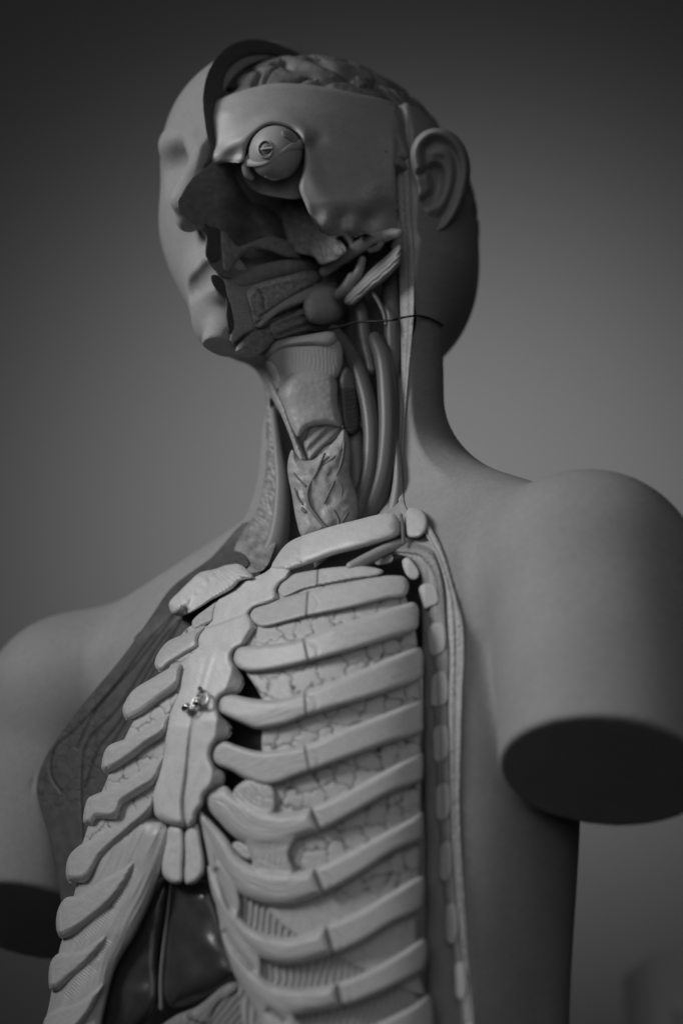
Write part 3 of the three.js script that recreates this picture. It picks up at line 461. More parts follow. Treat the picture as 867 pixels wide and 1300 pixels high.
{
  const sheet = [[196, 1034], [212, 1046], [217, 1058], [205, 1108], [174, 1183], [147, 1230], [131, 1293], [122, 1335], [56, 1335], [64, 1270], [76, 1205], [82, 1185], [96, 1130], [112, 1060], [150, 1040], [180, 1025]];
  const fl = lineDist([[205, 1050], [170, 1130], [130, 1210], [100, 1330]]);
  const cb = [[[168, 1100], [155, 1130], [142, 1150]], [[140, 1155], [120, 1178], [98, 1196]], [[118, 1228], [100, 1250], [85, 1266]], [[138, 1192], [122, 1215]], [[116, 1085], [113, 1105], [110, 1125]]].map(l => lineDist(curve2(l)));
  obj('costal_margin', relief([{ pts: sheet, H: 16, r: 34, lift: -9 }], CHEST, { step: 1.3, T: 8, extra: (x, y) => { const [d, s, sd] = fl(x, y); let h = .45 * n2(d * sd * .12, s * .012) + .18 * n2(d * sd * .4, s * .02); for (const c of cb) { const [q, t] = c(x, y); h -= Math.exp(-((q / 7) ** 2)) * (1.0 + .7 * Math.sin(t * 1.7)); } return h; }, color: (x, y) => { const [d, s, sd] = fl(x, y); return 1 + .1 * n2(d * sd * .15, s * .012); } }), MAT.cart, plate, 'fibrous rib margin curving down from the breastbone on the shaded side');
}
// lung and muscle seen between the ribs
const lv = voronoi(27), lv2 = voronoi(22);
const lungRelief = (v, m) => ({ step: 1.4, T: 5, extra: (x, y) => { const [d, id] = v(x, y), k = m(x, y); return k * (-.7 * Math.exp(-((d / 1.4) ** 2)) + .35 * clamp(d / 9)) + .12 * n2(x * .25, y * .25); }, color: (x, y) => { const [d, id] = v(x, y), k = m(x, y); return (1 + .05 * n2(x * .1, y * .1)) * (1 - k * (.45 + .5 * clamp(.5 + 1.2 * n2(x * .03, y * .03 + 7))) * Math.exp(-((d / 1.25) ** 2))); } });
obj('lung_surface', relief([{ pts: [[336, 760], [420, 735], [510, 738], [516, 760], [527, 800], [533, 862], [534, 930], [534, 1000], [533, 1080], [529, 1150], [530, 1230], [538, 1262], [528, 1262], [500, 1247], [452, 1228], [415, 1206], [376, 1188], [341, 1156], [335, 1110], [345, 1060], [345, 1000], [333, 955], [333, 922], [333, 889], [322, 868], [311, 850], [312, 815], [325, 798]], H: 2, r: 4, lift: -2.2 }], CHEST, lungRelief(lv, (x, y) => 1 - .75 * sstep(1110, 1150, y))), MAT.lung, plate, 'lung surface engraved with polygonal lobules between the ribs');
obj('lung_surface', relief([{ pts: [[262, 790], [256, 820], [236, 850], [229, 880], [216, 906], [210, 955], [198, 1005], [196, 1036], [150, 1075], [105, 1085], [112, 1050], [136, 990], [152, 952], [172, 912], [212, 855], [235, 800]], H: 2, r: 4, lift: -1.5 }], CHEST, lungRelief(lv2, () => .8)), MAT.lung, plate, 'narrow strips of engraved lung between the foreshortened ribs');
obj('muscle_sheet', relief([{ pts: [[292, 1130], [330, 1130], [380, 1170], [440, 1200], [500, 1240], [538, 1280], [546, 1340], [330, 1345], [300, 1230]], H: 1, r: 4, lift: -3 }], CHEST, { step: 1.3, T: 4, extra: (x, y) => 1.0 * Math.sin((x + .12 * y + 4 * n2(x * .01, y * .02)) * .72) + .2 * n2(x * .3, y * .1), color: (x, y) => .9 + .12 * Math.sin((x + .12 * y + 4 * n2(x * .01, y * .02)) * .72) }), MAT.lung, plate, 'vertically striped muscle showing through gaps in the lower ribs');
obj('ligament', relief([{ pts: [[294, 1074], [300, 1068], [312, 1072], [320, 1080], [318, 1092], [306, 1088]], H: 2, r: 4, lift: -1 }], CHEST, { step: 1, T: 4, extra: fibre(.5, .6, .4) }), MAT.pale, plate);
// ---------------------------------------------------------------- metal catch on the breastbone
{
  const steel = new THREE.MeshStandardMaterial({ color: 0xb8b8b8, metalness: 1, roughness: .22, vertexColors: true });
  const SB = off(CHEST, -12);
  const t = thing('metal_catch', 'small shiny metal hook and two screw heads fixed to the breastbone', 'catch');
  for (const [x, y, r] of [[236.5, 898.5, 5], [250.5, 893, 5]]) { const s = obj('screw_head', strand([[x - 1, y + 1, 0], [x + 1.5, y - 1, 2]], r, SB, 3, { n: 3, seg: 18 }), steel, t); obj('slot', strand([[x - 3.5, y - 1.2], [x + 3.5, y + 1.2]], .8, SB, 6.2, { n: 4, seg: 8 }), MAT.black, s); }
  obj('hook', strand([[241, 901], [244, 895], [249, 885], [256, 877.5], [262, 879], [264, 887], [261, 894], [255, 896], [254, 889], [258, 884]], 1.7, SB, 4, { n: 60, seg: 10 }), steel, t);
  obj('wire', strand([[238, 905], [244, 901], [248, 893], [252, 885], [257, 882]], 1.3, SB, 5.5, { n: 40, seg: 8 }), steel, t);
  obj('post', strand([[254, 874], [257, 878]], 2.8, SB, 4, { n: 4 }), new THREE.MeshStandardMaterial({ color: 0x505050, metalness: 1, roughness: .35, vertexColors: true }), t);
}
// ---------------------------------------------------------------- brain
{
  const t = thing('brain', 'grey folded brain filling the opened skull', 'brain');
  const f = (x, y, z) => {
    const e = ell(x, y, z, [2, 214, -15], [72, 92, 110]);
    if (Math.abs(e) > 14) return e;
    const s = .026, wx = x * s + .55 * n3(x * .02, y * .02, z * .02), wy = y * s + .55 * n3(x * .02 + 30, y * .02, z * .02), wz = z * s + .55 * n3(x * .02, y * .02 + 60, z * .02);
    const a = Math.abs(n3(wx, wy, wz)), fiss = Math.abs(x - 2);
    return e + 4.5 * Math.exp(-((a / .15) ** 2)) - 2 * clamp(a / .5) + 5 * Math.exp(-((fiss / 3) ** 2)) + .3 * n3(x * .2, y * .2, z * .2);
  };
  const b0 = (x, y, z) => Math.max(f(x, y, z), 205 - y);
  obj('brain_fold', surface(b0, [-90, 195, -136], [90, 325, 110], 1.3, (x, y, z) => 1 + .12 * n3(x * .05, y * .05, z * .05)), MAT.brain, t, 'rounded brain folds parted by deep furrows');
}
// ---------------------------------------------------------------- skull side
{
  const P = [[267, 132], [285, 123], [310, 114], [345, 106], [375, 106], [410, 110], [450, 118], [504, 135], [503, 170], [502, 214], [504, 255], [508, 280], [508, 297], [492, 296], [478, 300], [462, 297], [452, 301], [440, 297], [425, 301], [408, 296], [397, 280], [387, 258], [380, 238], [385, 215], [387, 196], [384, 178], [374, 167], [360, 161], [343, 159], [330, 165], [318, 178], [312, 192], [308, 205], [285, 206], [259, 215], [267, 196], [272, 184], [269, 160]];
  const orb = polyDist(smoothPoly([[312, 200], [318, 178], [330, 165], [345, 159], [362, 161], [376, 168], [386, 182], [387, 205], [380, 228], [340, 235]]));
  const arch = lineDist(curve2([[384, 176], [392, 200], [398, 232], [420, 255], [460, 262]])), brow = lineDist(curve2([[268, 200], [292, 188], [320, 168], [346, 153], [374, 160], [390, 176]]));
  obj('skull_side', relief([{ pts: P, H: 4, r: 6 }], off(HEAD, 2), {
    step: 1.5, T: 14, extra: (x, y) => {
      let h = 0; const b = brow(x, y), a = arch(x, y);
      h += 3.2 * Math.exp(-((b[0] / 9) ** 2)) + bump(x, y, 384, 176, 9, 4) - bump(x, y, 402, 180, 10, 3) + 2.2 * Math.exp(-((a[0] / 12) ** 2));
      h -= bump(x, y, 296, 196, 13, 5) + bump(x, y, 450, 190, 45, 1.5);
      const low = sstep(250, 292, y + (x - 450) * .12) * sstep(380, 400, x); h -= 12 * low;
      h += bump(x, y, 417, 283, 15, 9) + bump(x, y, 448, 287, 12, 8) - bump(x, y, 434, 276, 9, 4) + bump(x, y, 475, 241, 14, 2.5) + bump(x, y, 490, 285, 14, 5) - bump(x, y, 466, 278, 10, 4);
      return h;
    }, color: (x, y) => { const u = ((x - 475) * .87 - (y - 241) * .5) / 17, v = ((x - 475) * .5 + (y - 241) * .87) / 11; const q = u * u + v * v; let c = 1 + .04 * n2(x * .05, y * .05); if (q < 1) c *= 1.15 - .5 * Math.max(0, n2(x * .35, y * .35)) * (q < .75); if (Math.hypot(x - 417, y - 283) < 14) c *= 1 - .35 * Math.max(0, n2(x * .5, y * .5)); return c; } }), MAT.skull, torso, 'smooth bare side of the skull between forehead and ear');
  obj('cut_face', relief([{ pts: [[258, 213], [266, 192], [261, 160], [258, 122], [266, 88], [288, 60], [318, 50], [350, 55], [386, 73], [372, 77], [342, 68], [312, 70], [292, 84], [284, 102], [283, 122], [276, 136], [276, 160], [279, 186], [270, 202]], H: .8, r: 3 }], SAG(5.5), { step: 1.3, T: 3, color: mottle(.08) }), MAT.section, torso, 'dark cut edge of the halved forehead and skull cap');
  obj('skull_rim', relief([{ pts: [[302, 112], [290, 112], [283, 96], [288, 78], [302, 66], [322, 62], [350, 66], [372, 76], [352, 76], [326, 74], [308, 82], [300, 96]], H: 2, r: 5 }], SAG(2), { T: 5, color: mottle(.1) }), MAT.section, torso, 'dark inner layer lining the skull cap');
}
// ---------------------------------------------------------------- eye
{
  const c = [350, 194], t0 = HEAD(c[0], c[1]) + 6, C = at(c[0], c[1], t0), R = 16;
  const eye = thing('eyeball', 'round eyeball with a ringed iris set in the open eye socket', 'eyeball');
  const ballF = (X, Y, Z) => { const q = toM(C); return Math.hypot(X - q[0], Y - q[1], Z - q[2]) - R; };
  const q = toM(C); obj('white', surface(ballF, [q[0] - 20, q[1] - 20, q[2] - 20], [q[0] + 20, q[1] + 20, q[2] + 20], .9), MAT.skull, eye);
  const eb = (x, y) => { const r = ray(x, y), o = EYE.clone().sub(C), b = o.dot(r), k = b * b - o.lengthSq() + R * R; return k > 0 ? -b - Math.sqrt(k) : -b; };
  const circ = (x, y, a, b, n = 14) => Array.from({ length: n }, (_, i) => [x + a * Math.cos(i / n * 6.283), y + b * Math.sin(i / n * 6.283)]);
  const iris = obj('iris', relief([{ pts: circ(337, 189, 11, 13), H: 1.6, r: 3 }], eb, { step: .8, T: 3, bstep: 3, extra: (x, y) => { const r = Math.hypot((x - 337) / 11, (y - 189) / 13); return -1.6 * sstep(.8, .6, r) + .9 * sstep(.5, .35, r); }, color: (x, y) => { const r = Math.hypot((x - 337) / 11, (y - 189) / 13); return r > .8 ? 1.25 : r > .5 ? .3 : r > .3 ? .65 : .25; } }), MAT.skull, eye, 'dark ringed iris with a pale slot');
  obj('pupil', strand([[332, 189.5], [338, 188.5], [345, 188]], 1.5, eb, 1.6, { n: 6 }), MAT.pale, iris);
  obj('eye_muscle', strand([[313, 206], [324, 208], [335, 207], [346, 202], [356, 194], [366, 188], [376, 185], [384, 184]], [5, 4, 3, 2.6, 2.8, 4, 6, 7], eb, -.6, { n: 40, flat: .6 }), MAT.skull, eye, 'pale band wrapped round the eyeball');
  obj('eye_muscle', strand([[316, 200], [312, 209], [314, 220], [319, 226]], [4, 5, 5, 4], off(eb, 1), 0), MAT.mid, eye);
  obj('eye_muscle', relief([{ pts: [[358, 165], [368, 167], [381, 178], [380, 184], [368, 178], [358, 172]], H: 1.6, r: 3 }], eb, { step: 1, T: 3, bstep: 3, extra: fibre(.6, .6, .3) }), MAT.mid, eye);
  obj('eye_muscle', strand([[338, 224], [346, 227], [354, 227]], [1.5, 2.5, 1.5], eb, 0), MAT.skull, eye);
  obj('eye_socket', relief([{ pts: [[300, 206], [312, 180], [335, 158], [365, 156], [388, 172], [394, 215], [384, 250], [350, 250], [320, 240]], H: .5, r: 3 }], off(HEAD, 26), { T: 3 }), MAT.muscle, torso);
}
// ---------------------------------------------------------------- nose, mouth and jaw in the halved face
{
  const ridges = [[[262, 258], [300, 250], [330, 272], [350, 300]], [[300, 236], [330, 250], [352, 280], [372, 310]], [[340, 225], [362, 255], [380, 290]], [[270, 285], [300, 285], [340, 300], [372, 322]]].map(l => lineDist(curve2(l)));
  obj('nasal_cavity', relief([{ pts: [[226, 264], [232, 244], [256, 216], [310, 200], [345, 220], [385, 236], [408, 280], [412, 330], [330, 346], [287, 352], [264, 332], [262, 304], [250, 288]], H: 1, r: 4 }], (x, y) => SAG(5.3 - 15 * sstep(280, 320, x) * sstep(345, 325, y))(x, y), { T: 4, extra: (x, y) => { let h = 0; ridges.forEach((l, i) => { h += [6, 5, 4, 4][i] * Math.exp(-((l(x, y)[0] / 9) ** 2)); }); return (h - 2) * sstep(270, 305, x) + .4 * n2(x * .08, y * .08); }, color: mottle(.12) }), MAT.dark, torso, 'dark folded wall of the nasal cavity');
  obj('palate', relief([{ pts: [[281, 290], [288, 296], [302, 312], [322, 306], [345, 300], [368, 308], [384, 328], [362, 326], [340, 318], [318, 316], [302, 330], [290, 346], [284, 344], [281, 322]], H: 3, r: 8 }], SAG(4.5), { T: 6, extra: (x, y) => .5 * n2(x * .12, y * .12), color: mottle(.15) }), MAT.muscle, torso);
  obj('upper_jaw_section', relief([{ pts: [[259, 284], [268, 288], [277, 290], [279, 312], [278, 330], [268, 332], [261, 324], [262, 304]], H: 1.5, r: 4 }], SAG(6.4), { step: 1.2, T: 5, color: (x, y) => 1 - .4 * Math.max(0, n2(x * .3, y * .3)) }), MAT.section, torso);
  obj('mouth_cavity', relief([{ pts: [[283, 352], [300, 330], [330, 312], [352, 312], [385, 326], [408, 330], [406, 350], [330, 366], [296, 366]], H: .5, r: 3 }], SAG(-14), { T: 3 }), MAT.muscle, torso);
  obj('tongue', relief([{ pts: [[287, 353], [298, 346], [324, 338], [361, 329], [382, 327], [403, 331], [405, 342], [366, 350], [320, 365], [306, 367], [295, 362]], H: 7, r: 12 }], SAG(1), { T: 10, extra: (x, y) => x > 362 ? .35 * Math.sin((x - y * .2) * 1.1) : .25 * n2(x * .15, y * .15), color: (x, y) => (x > 362 ? 1.25 : 1) * (1 + .1 * n2(x * .1, y * .1)) }), MAT.muscle, torso);
  const dots = voronoi(6, .9), line = lineDist(curve2([[318, 392], [320, 372], [338, 362], [372, 354], [402, 349]])), seps = [[[330, 402], [352, 388], [378, 372], [410, 356]], [[326, 410], [350, 402], [384, 388], [400, 376]], [[336, 392], [334, 376], [328, 368]]].map(l => lineDist(curve2(l)));
  obj('tongue_muscle', relief([{ pts: [[313, 373], [321, 363], [364, 350], [402, 343], [414, 350], [428, 354], [426, 368], [398, 385], [366, 402], [343, 414], [326, 417], [318, 392]], H: 3, r: 7 }], SAG(4), { step: 1.2, T: 10, extra: (x, y) => { let h = 1.2 * Math.exp(-((line(x, y)[0] / 3) ** 2)); for (const s of seps) h -= 2 * Math.exp(-((s(x, y)[0] / 1.8) ** 2)); return h + .5 * n2(x * .12, y * .12); }, color: (x, y) => { let c = 1 + .2 * n2(x * .12, y * .12) + .35 * Math.exp(-((line(x, y)[0] / 2.5) ** 2)); c *= 1 - .35 * Math.exp(-((dots(x, y)[0] / .8) ** 2)) * (n2(x * .1, y * .1) > 0 ? 1 : .2); for (const s of seps) c *= 1 - .5 * Math.exp(-((s(x, y)[0] / 1.6) ** 2)); return c; } }), MAT.gland, torso, 'section through tongue muscle with fibres fanning to the chin');
  obj('jaw_section', relief([{ pts: [[285, 355], [301, 366], [312, 373], [318, 395], [325, 416], [309, 426], [301, 433], [295, 436], [292, 432], [292, 428], [295, 419], [294, 396], [287, 373]], H: 2, r: 5 }], SAG(4.5), { step: 1.2, T: 8, extra: (x, y) => -.5 * Math.max(0, n2(x * .3, y * .3)), color: (x, y) => 1 - .35 * Math.max(0, n2(x * .28, y * .28)) }), MAT.gland, torso, 'pitted section through the chin bone');
  obj('lip_section', relief([{ pts: [[268, 350], [275, 349], [285, 358], [288, 373], [294, 390], [297, 418], [291, 422], [287, 402], [286, 378], [275, 368], [269, 358]], H: 1.5, r: 4 }], SAG(5.2), { step: 1.2, T: 5, color: mottle(.15, .2) }), MAT.section, torso);
  obj('chin_muscle', relief([{ pts: [[299, 444], [318, 424], [341, 415], [365, 404], [385, 408], [392, 418], [372, 428], [350, 432], [335, 446], [322, 452], [306, 452]], H: 5, r: 9 }], SAG(6), { step: 1.3, T: 10, extra: fibre(-.5, .3, .7), color: mottle(.25, .12) }), MAT.muscle, torso);
  obj('muscle_band', relief([{ pts: [[342, 414], [372, 398], [398, 384], [420, 378], [432, 392], [440, 410], [425, 420], [395, 420], [370, 426], [350, 430]], H: 5, r: 9 }], SAG(9), { step: 1.3, T: 8, extra: (x, y) => 1.2 * Math.sin((y + x * .35) * .5) + .3 * n2(x * .2, y * .2), color: mottle(.2, .12) }), MAT.muscle, torso);
  obj('muscle_band', strand([[330, 412], [352, 394], [384, 380], [418, 368]], [3, 4, 5, 6], SAG(8), 4), MAT.gland, torso);
  obj('muscle_band', strand([[338, 402], [362, 386], [392, 372], [424, 362]], [3, 4, 5, 5], SAG(8), 3), MAT.gland, torso);
  obj('salivary_gland', relief([{ pts: [[385, 392], [390, 374], [406, 364], [424, 364], [436, 378], [438, 396], [428, 408], [408, 412], [392, 408]], H: 13, r: 24 }], SAG(18), { step: 1.4, T: 8, extra: (x, y) => .3 * n2(x * .2, y * .2), color: mottle(.06) }), MAT.gland, torso);
  // under the ear
  obj('throat_wall', relief([{ pts: [[395, 285], [430, 296], [508, 300], [508, 420], [500, 560], [470, 670], [430, 690], [400, 560], [395, 430], [385, 330]], H: 1, r: 4 }], COR(-18), { T: 4, extra: (x, y) => 2 * n2(x * .05, y * .02) }), MAT.mid, torso);
  obj('jaw_muscle', relief([{ pts: [[382, 258], [398, 282], [425, 300], [440, 318], [408, 336], [398, 326], [372, 318], [360, 290], [356, 258]], H: 3, r: 9 }], COR(28), { T: 10, extra: (x, y) => .9 * Math.sin((x * .9 - y * .3) * .35 + 2 * n2(x * .03, y * .03)) + .4 * n2(x * .2, y * .2), color: mottle(.2, .1) }), MAT.gland, torso, 'fan of dark muscle behind the open mouth');
  obj('bone_process', strand([[412, 344], [432, 330], [462, 310], [488, 299], [506, 296]], [7, 8, 9, 8, 6], COR(14), 4, { wob: .15 }), MAT.gland, torso);
  obj('bone_process', strand([[438, 296], [446, 306], [448, 318]], [6, 5, 3], COR(16), 4), MAT.gland, torso);
  for (const [a, b, w] of [[[447, 352], [430, 374], 8], [[460, 330], [444, 362], 6], [[470, 318], [486, 306], 4]]) obj('muscle_band', strand([a, [(a[0] + b[0]) / 2 + 2, (a[1] + b[1]) / 2 + 2], b], [w * .8, w, w * .8], COR(12), 6, { rib: .06 }), MAT.muscle, torso);
  obj('neck_muscle', relief([{ pts: [[437, 384], [440, 372], [458, 354], [490, 325], [508, 311], [509, 331], [495, 350], [467, 372], [447, 388]], H: 9, r: 13 }], COR(12), { step: 1.2, T: 6, extra: (x, y) => .55 * Math.sin((x * .66 + y * .75) * 1.1 + n2(x * .05, y * .05)), color: (x, y) => 1 + .15 * Math.sin((x * .66 + y * .75) * 1.1) }), MAT.gland, torso, 'ribbed muscle slanting up to the ear');
}
// ---------------------------------------------------------------- ear
{
  const out = smoothPoly([[521, 192], [530, 173], [548, 163], [572, 167], [589, 184], [597, 212], [593, 245], [582, 272], [566, 294], [548, 303], [529, 302], [520, 288], [524, 262], [528, 240], [523, 215]]), dO = polyDist(out);
  const earT = SKIN(540, 235) - 1;
  const hx = lineDist(curve2([[532, 212], [531, 186], [548, 170], [570, 174], [586, 194], [590, 218], [585, 246], [576, 270], [562, 289], [546, 296]])), ah = lineDist(curve2([[552, 192], [566, 196], [573, 216], [570, 240], [558, 262], [545, 268]])), con = polyDist(smoothPoly([[541, 214], [550, 206], [562, 212], [564, 232], [556, 256], [542, 262], [537, 254], [545, 240]])), tr = [534, 246];
  obj('ear', relief([{ pts: out, H: 5, r: 6, sharp: 1 }], (x, y) => earT + .36 * (x - 545) + .06 * (y - 235), { step: 1.1, T: 14, bstep: 12, extra: (x, y) => { let h = 2.5 + 3.4 * Math.exp(-((hx(x, y)[0] / 6) ** 2)) + 3 * Math.exp(-((ah(x, y)[0] / 6.5) ** 2)) - 7.5 * sstep(-3, 8, con(x, y)) + bump(x, y, tr[0], tr[1], 6, 4) + bump(x, y, 545, 288, 15, 2.5); h -= bump(x, y, 548, 186, 9, 3); const [d] = [hx(x, y)[0]]; h -= 2.5 * Math.exp(-(((d - 10) / 4) ** 2)); return h * sstep(0, 5, dO(x, y)); } }), MAT.skin, torso, 'moulded ear behind the cut edge');
}
// ---------------------------------------------------------------- neck
{
  obj('neck_muscle', strand([[347, 520], [353, 570], [358, 620], [354, 680], [342, 718]], [4, 6, 9, 13, 17], COR(8), 2, { flat: .6 }), MAT.mid, torso);
  obj('neck_artery', strand([[424, 420], [440, 442], [456, 474], [467, 512], [472, 556], [469, 602], [458, 640], [448, 668]], [8, 10, 11, 11, 11, 12, 12, 12], COR(10), 2, { n: 60, seg: 20 }), MAT.vessel, torso, 'thick curved artery beside the voice box');
  obj('neck_vein', strand([[476, 430], [487, 458], [492, 500], [493, 550], [488, 600], [476, 640], [462, 668]], [9, 12, 13, 13, 13, 13, 13], COR(6), 1, { n: 60, seg: 20 }), MAT.vessel, torso, 'broad dark vein along the cut edge of the neck');
  obj('neck_artery', strand([[455, 372], [460, 400], [464, 430], [472, 470]], [7, 8, 9, 8], COR(4), 2), MAT.vessel, torso);
  obj('neck_vein', strand([[494, 340], [497, 380], [499, 430], [501, 500]], [10, 11, 11, 9], COR(-2), 1), MAT.vessel, torso);
  obj('neck_nerve', strand([[472, 370], [481, 384], [488, 400], [490, 412]], [2.5, 3, 3, 2.5], COR(8), 5), MAT.vessel, torso);
  obj('neck_muscle', strand([[500, 540], [505, 600], [502, 640], [496, 664]], [3, 5, 8, 10], COR(4), 1, { rib: .1 }), MAT.mid, torso);
  obj('windpipe', strand([[415, 660], [416, 700], [418, 724]], [22, 20, 18], off(NECK, 16), 0), MAT.muscle, torso);
  obj('first_rib', strand([[446, 720], [470, 707], [498, 694], [528, 685]], [7, 7, 7, 6], off(CHEST, 2), 4), MAT.skull, torso);
  obj('collarbone_stump', relief([{ pts: [[515, 652], [520, 645], [532, 646], [541, 656], [541, 672], [532, 682], [518, 681], [514, 668]], H: 7, r: 11 }], CUT(4), { step: 1.2, T: 6, color: mottle(.05) }), MAT.bone, torso, 'round stump of collarbone left in the cut shoulder');
  obj('hinge_pin', strand([[509, 654], [511, 668], [512, 690]], [2.2, 2.2, 2], CUT(6), 4), MAT.dark, torso);
}
// ---------------------------------------------------------------- voice box
{
  const t = thing('larynx', 'pale voice box and veined gland standing in the open throat', 'larynx');
  const st = (x, y) => .08 * Math.sin((x + 2 * n2(x * .02, y * .03)) * 1.25);
  obj('membrane', relief([{ pts: [[335, 455], [345, 440], [390, 436], [430, 432], [434, 466], [424, 482], [399, 478], [372, 480], [352, 496], [342, 476]], H: 3, r: 8 }], NECK, { step: 1.2, T: 8, extra: st, color: (x, y) => 1 + .06 * Math.sin(x * 1.25) }), MAT.gland, t, 'finely striped membrane above the cartilage');
  obj('hyoid_bone', relief([{ pts: [[327, 449], [348, 434], [390, 425], [424, 422], [429, 432], [420, 440], [390, 439], [360, 443], [337, 455]], H: 6, r: 9 }], NECK, { step: 1.2, T: 8, color: mottle(.06) }), MAT.skull, t, 'curved bone bar under the chin');
  obj('side_cartilage', relief([{ pts: [[336, 458], [345, 458], [356, 474], [358, 484], [352, 490], [345, 480], [338, 470]], H: 4, r: 6 }], NECK, { step: 1, T: 6 }), MAT.bone, t);
  obj('thyroid_cartilage', relief([{ pts: [[353, 498], [360, 483], [375, 472.5], [396, 469.5], [420, 474], [428, 486], [429, 510], [434, 542], [414, 540], [392, 544], [379, 556], [369, 541], [361, 519]], H: 6.5, r: 11 }], NECK, { step: 1.3, T: 8, extra: (x, y) => bump(x, y, 372, 496, 18, 2) + .12 * n2(x * .1, y * .1), color: mottle(.04) }), MAT.skull, t, 'shield-shaped pale cartilage plate');
  obj('front_ridge', relief([{ pts: [[339, 486], [345, 484], [353, 497], [362, 516], [371, 542], [381, 566], [389, 585], [379, 585], [371, 562], [356, 525], [345, 505]], H: 4.5, r: 7 }], off(NECK, 0), { step: 1, T: 6, extra: (x, y) => .3 * n2(x * .2, y * .1) }), MAT.skull, t);
  obj('throat_muscle', relief([{ pts: [[386, 560], [394, 542], [415, 538], [434, 542], [431, 556], [411, 569], [393, 586], [388, 575]], H: 3, r: 6 }], off(NECK, 1), { step: 1.2, T: 6, extra: (x, y) => .6 * Math.sin((x * .5 + y * .5) * .7), color: mottle(.15, .2) }), MAT.muscle, t);
  obj('throat_muscle', relief([{ pts: [[432, 474], [440, 466], [450, 478], [455, 510], [456, 545], [446, 552], [437, 545], [432, 510]], H: 4, r: 7 }], off(NECK, 1), { step: 1.1, T: 6, extra: (x, y) => y > 492 ? .22 * Math.sin((y + x * .2) * 1.1) : 0, color: (x, y) => y > 492 ? .8 : 1.4 }), MAT.vessel, t);
  obj('gullet', strand([[447, 550], [452, 590], [456, 630], [452, 670]], [14, 16, 16, 16], off(NECK, 12), 0), MAT.muscle, t);
  const gl = relief([{ pts: [[365, 592], [371, 571], [380, 582], [396, 584], [411, 573], [426, 558], [436, 544], [443, 555], [446, 577], [445, 602], [454, 632], [451, 664], [432, 674], [414, 678], [398, 680], [384, 682], [377, 664], [371, 630]], H: 9, r: 18 }], off(NECK, -1), { step: 1.3, T: 8, extra: (x, y) => .7 * n2(x * .05, y * .05) + .12 * n2(x * .2, y * .2) - bump(x, y, 404, 640, 14, 2), color: mottle(.14, .07) });
  const gland = obj('thyroid_gland', gl, MAT.skull, t, 'lobed gland with branching surface veins');
  const gb = off(NECK, -9.6);
  for (const [p, w] of [[[[412, 576], [402, 600], [391, 622], [392, 640], [402, 656], [416, 672]], [1.6, 2.2, 2.6, 2.6, 2.4, 2.2]], [[[437, 562], [434, 585], [424, 612], [412, 638]], [1.5, 2.2, 2, 1.4]], [[[434, 570], [420, 584], [406, 592]], [1.2, 1.4, .8]], [[[424, 588], [414, 604], [409, 608]], [1.2, 1.3, .8]], [[[373, 601], [381, 610], [388, 617]], [1.2, 1.6, 1.4]], [[[430, 606], [434, 620], [433, 632]], [1.2, 1.2, .8]], [[[424, 648], [430, 662], [428, 672]], [1.6, 2, 2]], [[[442, 650], [434, 664], [426, 674]], [1.4, 2, 2]], [[[374, 620], [378, 632], [384, 640]], [1.2, 1.4, 1]], [[[384, 646], [388, 650]], [2.4, 2.4]]])
    obj('vein', strand(p, w, gb, 0, { n: 24, seg: 8 }), MAT.dark, gland);
}
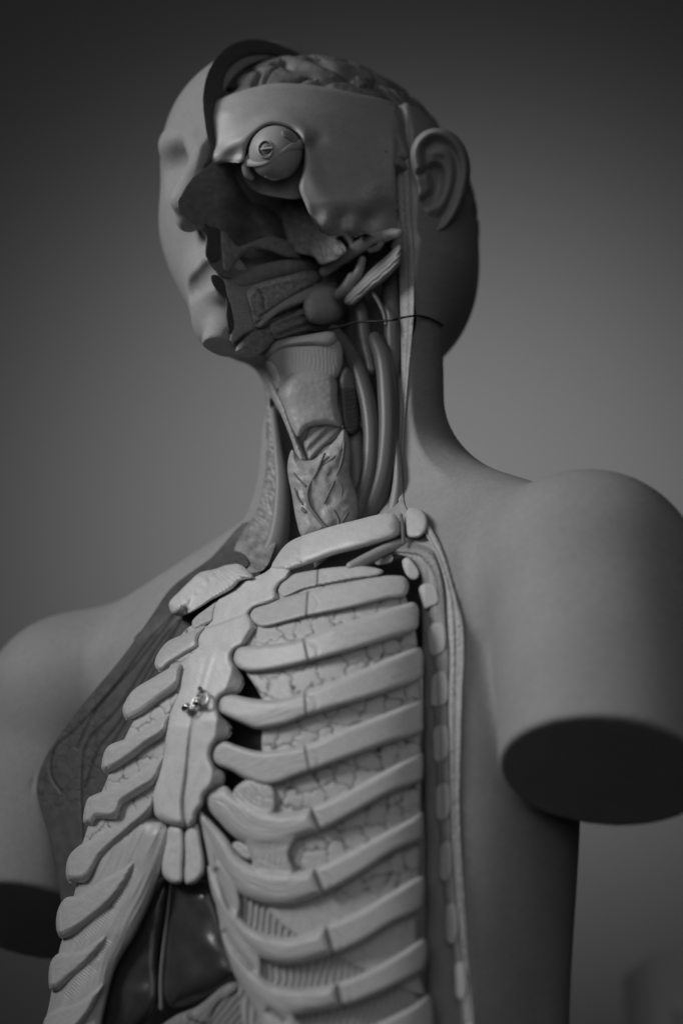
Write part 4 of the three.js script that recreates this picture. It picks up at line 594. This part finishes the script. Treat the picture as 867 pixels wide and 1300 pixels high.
// ---------------------------------------------------------------- organs under the ribs
{
  const lb = off(CHEST, 26);
  const t = thing('liver', 'dark glossy liver lobes under the arch of the ribs', 'liver');
  obj('lobe', relief([{ pts: [[222, 1110], [245, 1112], [275, 1120], [290, 1180], [312, 1240], [280, 1262], [240, 1277], [219, 1280], [208, 1268], [208, 1220], [214, 1160]], H: 16, r: 34 }], lb, { step: 1.6, T: 14, extra: (x, y) => .8 * n2(x * .02, y * .02), color: mottle(.12, .04) }), MAT.organ, t);
  obj('lobe', relief([{ pts: [[206, 1112], [216, 1120], [211, 1165], [203, 1220], [203, 1270], [196, 1290], [160, 1320], [110, 1330], [120, 1250], [160, 1180]], H: 15, r: 30 }], off(lb, 2), { step: 1.6, T: 14, extra: (x, y) => .8 * n2(x * .02, y * .02), color: mottle(.12, .04) }), MAT.organ, t);
  obj('ligament', strand([[218, 1118], [211, 1180], [205, 1240], [205, 1280]], [2, 3, 3, 3], lb, 6), MAT.dark, t);
  const hrt = thing('heart', 'dark heart surface seen through the gaps beside the breastbone', 'heart');
  obj('surface', relief([{ pts: [[262, 800], [320, 770], [380, 800], [390, 900], [380, 1000], [350, 1080], [290, 1060], [262, 980]], H: 14, r: 40 }], off(CHEST, 34), { step: 3, T: 20, color: mottle(.1, .04) }), MAT.organ, hrt);
  const s = thing('stomach', 'striped grey stomach wall below the liver', 'stomach');
  const vb = [[[240, 1290], [262, 1296], [272, 1275], [300, 1255]], [[262, 1296], [275, 1315]]].map(l => lineDist(curve2(l)));
  obj('wall', relief([{ pts: [[196, 1312], [222, 1290], [250, 1278], [300, 1246], [345, 1300], [360, 1345], [190, 1345]], H: 6, r: 14 }], off(CHEST, 16), { step: 1.3, T: 8, extra: (x, y) => { let h = .45 * Math.sin((x * .8 + y * .6) * .8 + n2(x * .03, y * .03)); for (const v of vb) h += 1.4 * Math.exp(-((v(x, y)[0] / 2) ** 2)); return h; }, color: (x, y) => { let c = 1; for (const v of vb) c *= 1 - .55 * Math.exp(-(((v(x, y)[0] - 2.6) / 1.2) ** 2)); return c; } }), MAT.mid, s);
}
// ---------------------------------------------------------------- black cord
{
  const t = thing('black_cord', 'thin black cord tied across the throat to the back of the neck', 'cord');
  const cordBase = (x, y) => { const k = sstep(500, 530, x), a = COR(22)(x, y), b = k <= 0 ? a : a * (1 - k) + k * (SKIN(Math.max(x, 524), y) - 1.2); return x < 529 ? Math.min(b, CUT(5)(x, y)) : b; };
  obj('strand', strand([[392, 421], [405, 421], [432, 415], [452, 409], [478, 408], [500, 406], [512, 403], [524, 401], [534, 401.5], [544, 404], [553, 408], [562, 413]], 1.5, cordBase, 2, { n: 110, seg: 8 }), MAT.black, t);
}
// ---------------------------------------------------------------- far behind
{
  const t = thing('cabinet', 'small grey cabinet far behind, blurred at the lower right corner', 'cabinet');
  const m = new THREE.MeshStandardMaterial({ color: new THREE.Color().setRGB(.26, .26, .26), roughness: .7 });
  const p = at(880, 1225, 1790).multiplyScalar(.001);
  const b = obj('body', new THREE.BoxGeometry(.16, 1.2, .2), m, t); b.position.set(p.x + .03, p.y - .6, p.z);
  const d = obj('door', new THREE.BoxGeometry(.07, .5, .012), new THREE.MeshStandardMaterial({ color: new THREE.Color().setRGB(.2, .2, .2), roughness: .7 }), t); d.position.set(p.x - .005, p.y - .3, p.z + .107);
}
renderer.render(scene, camera);
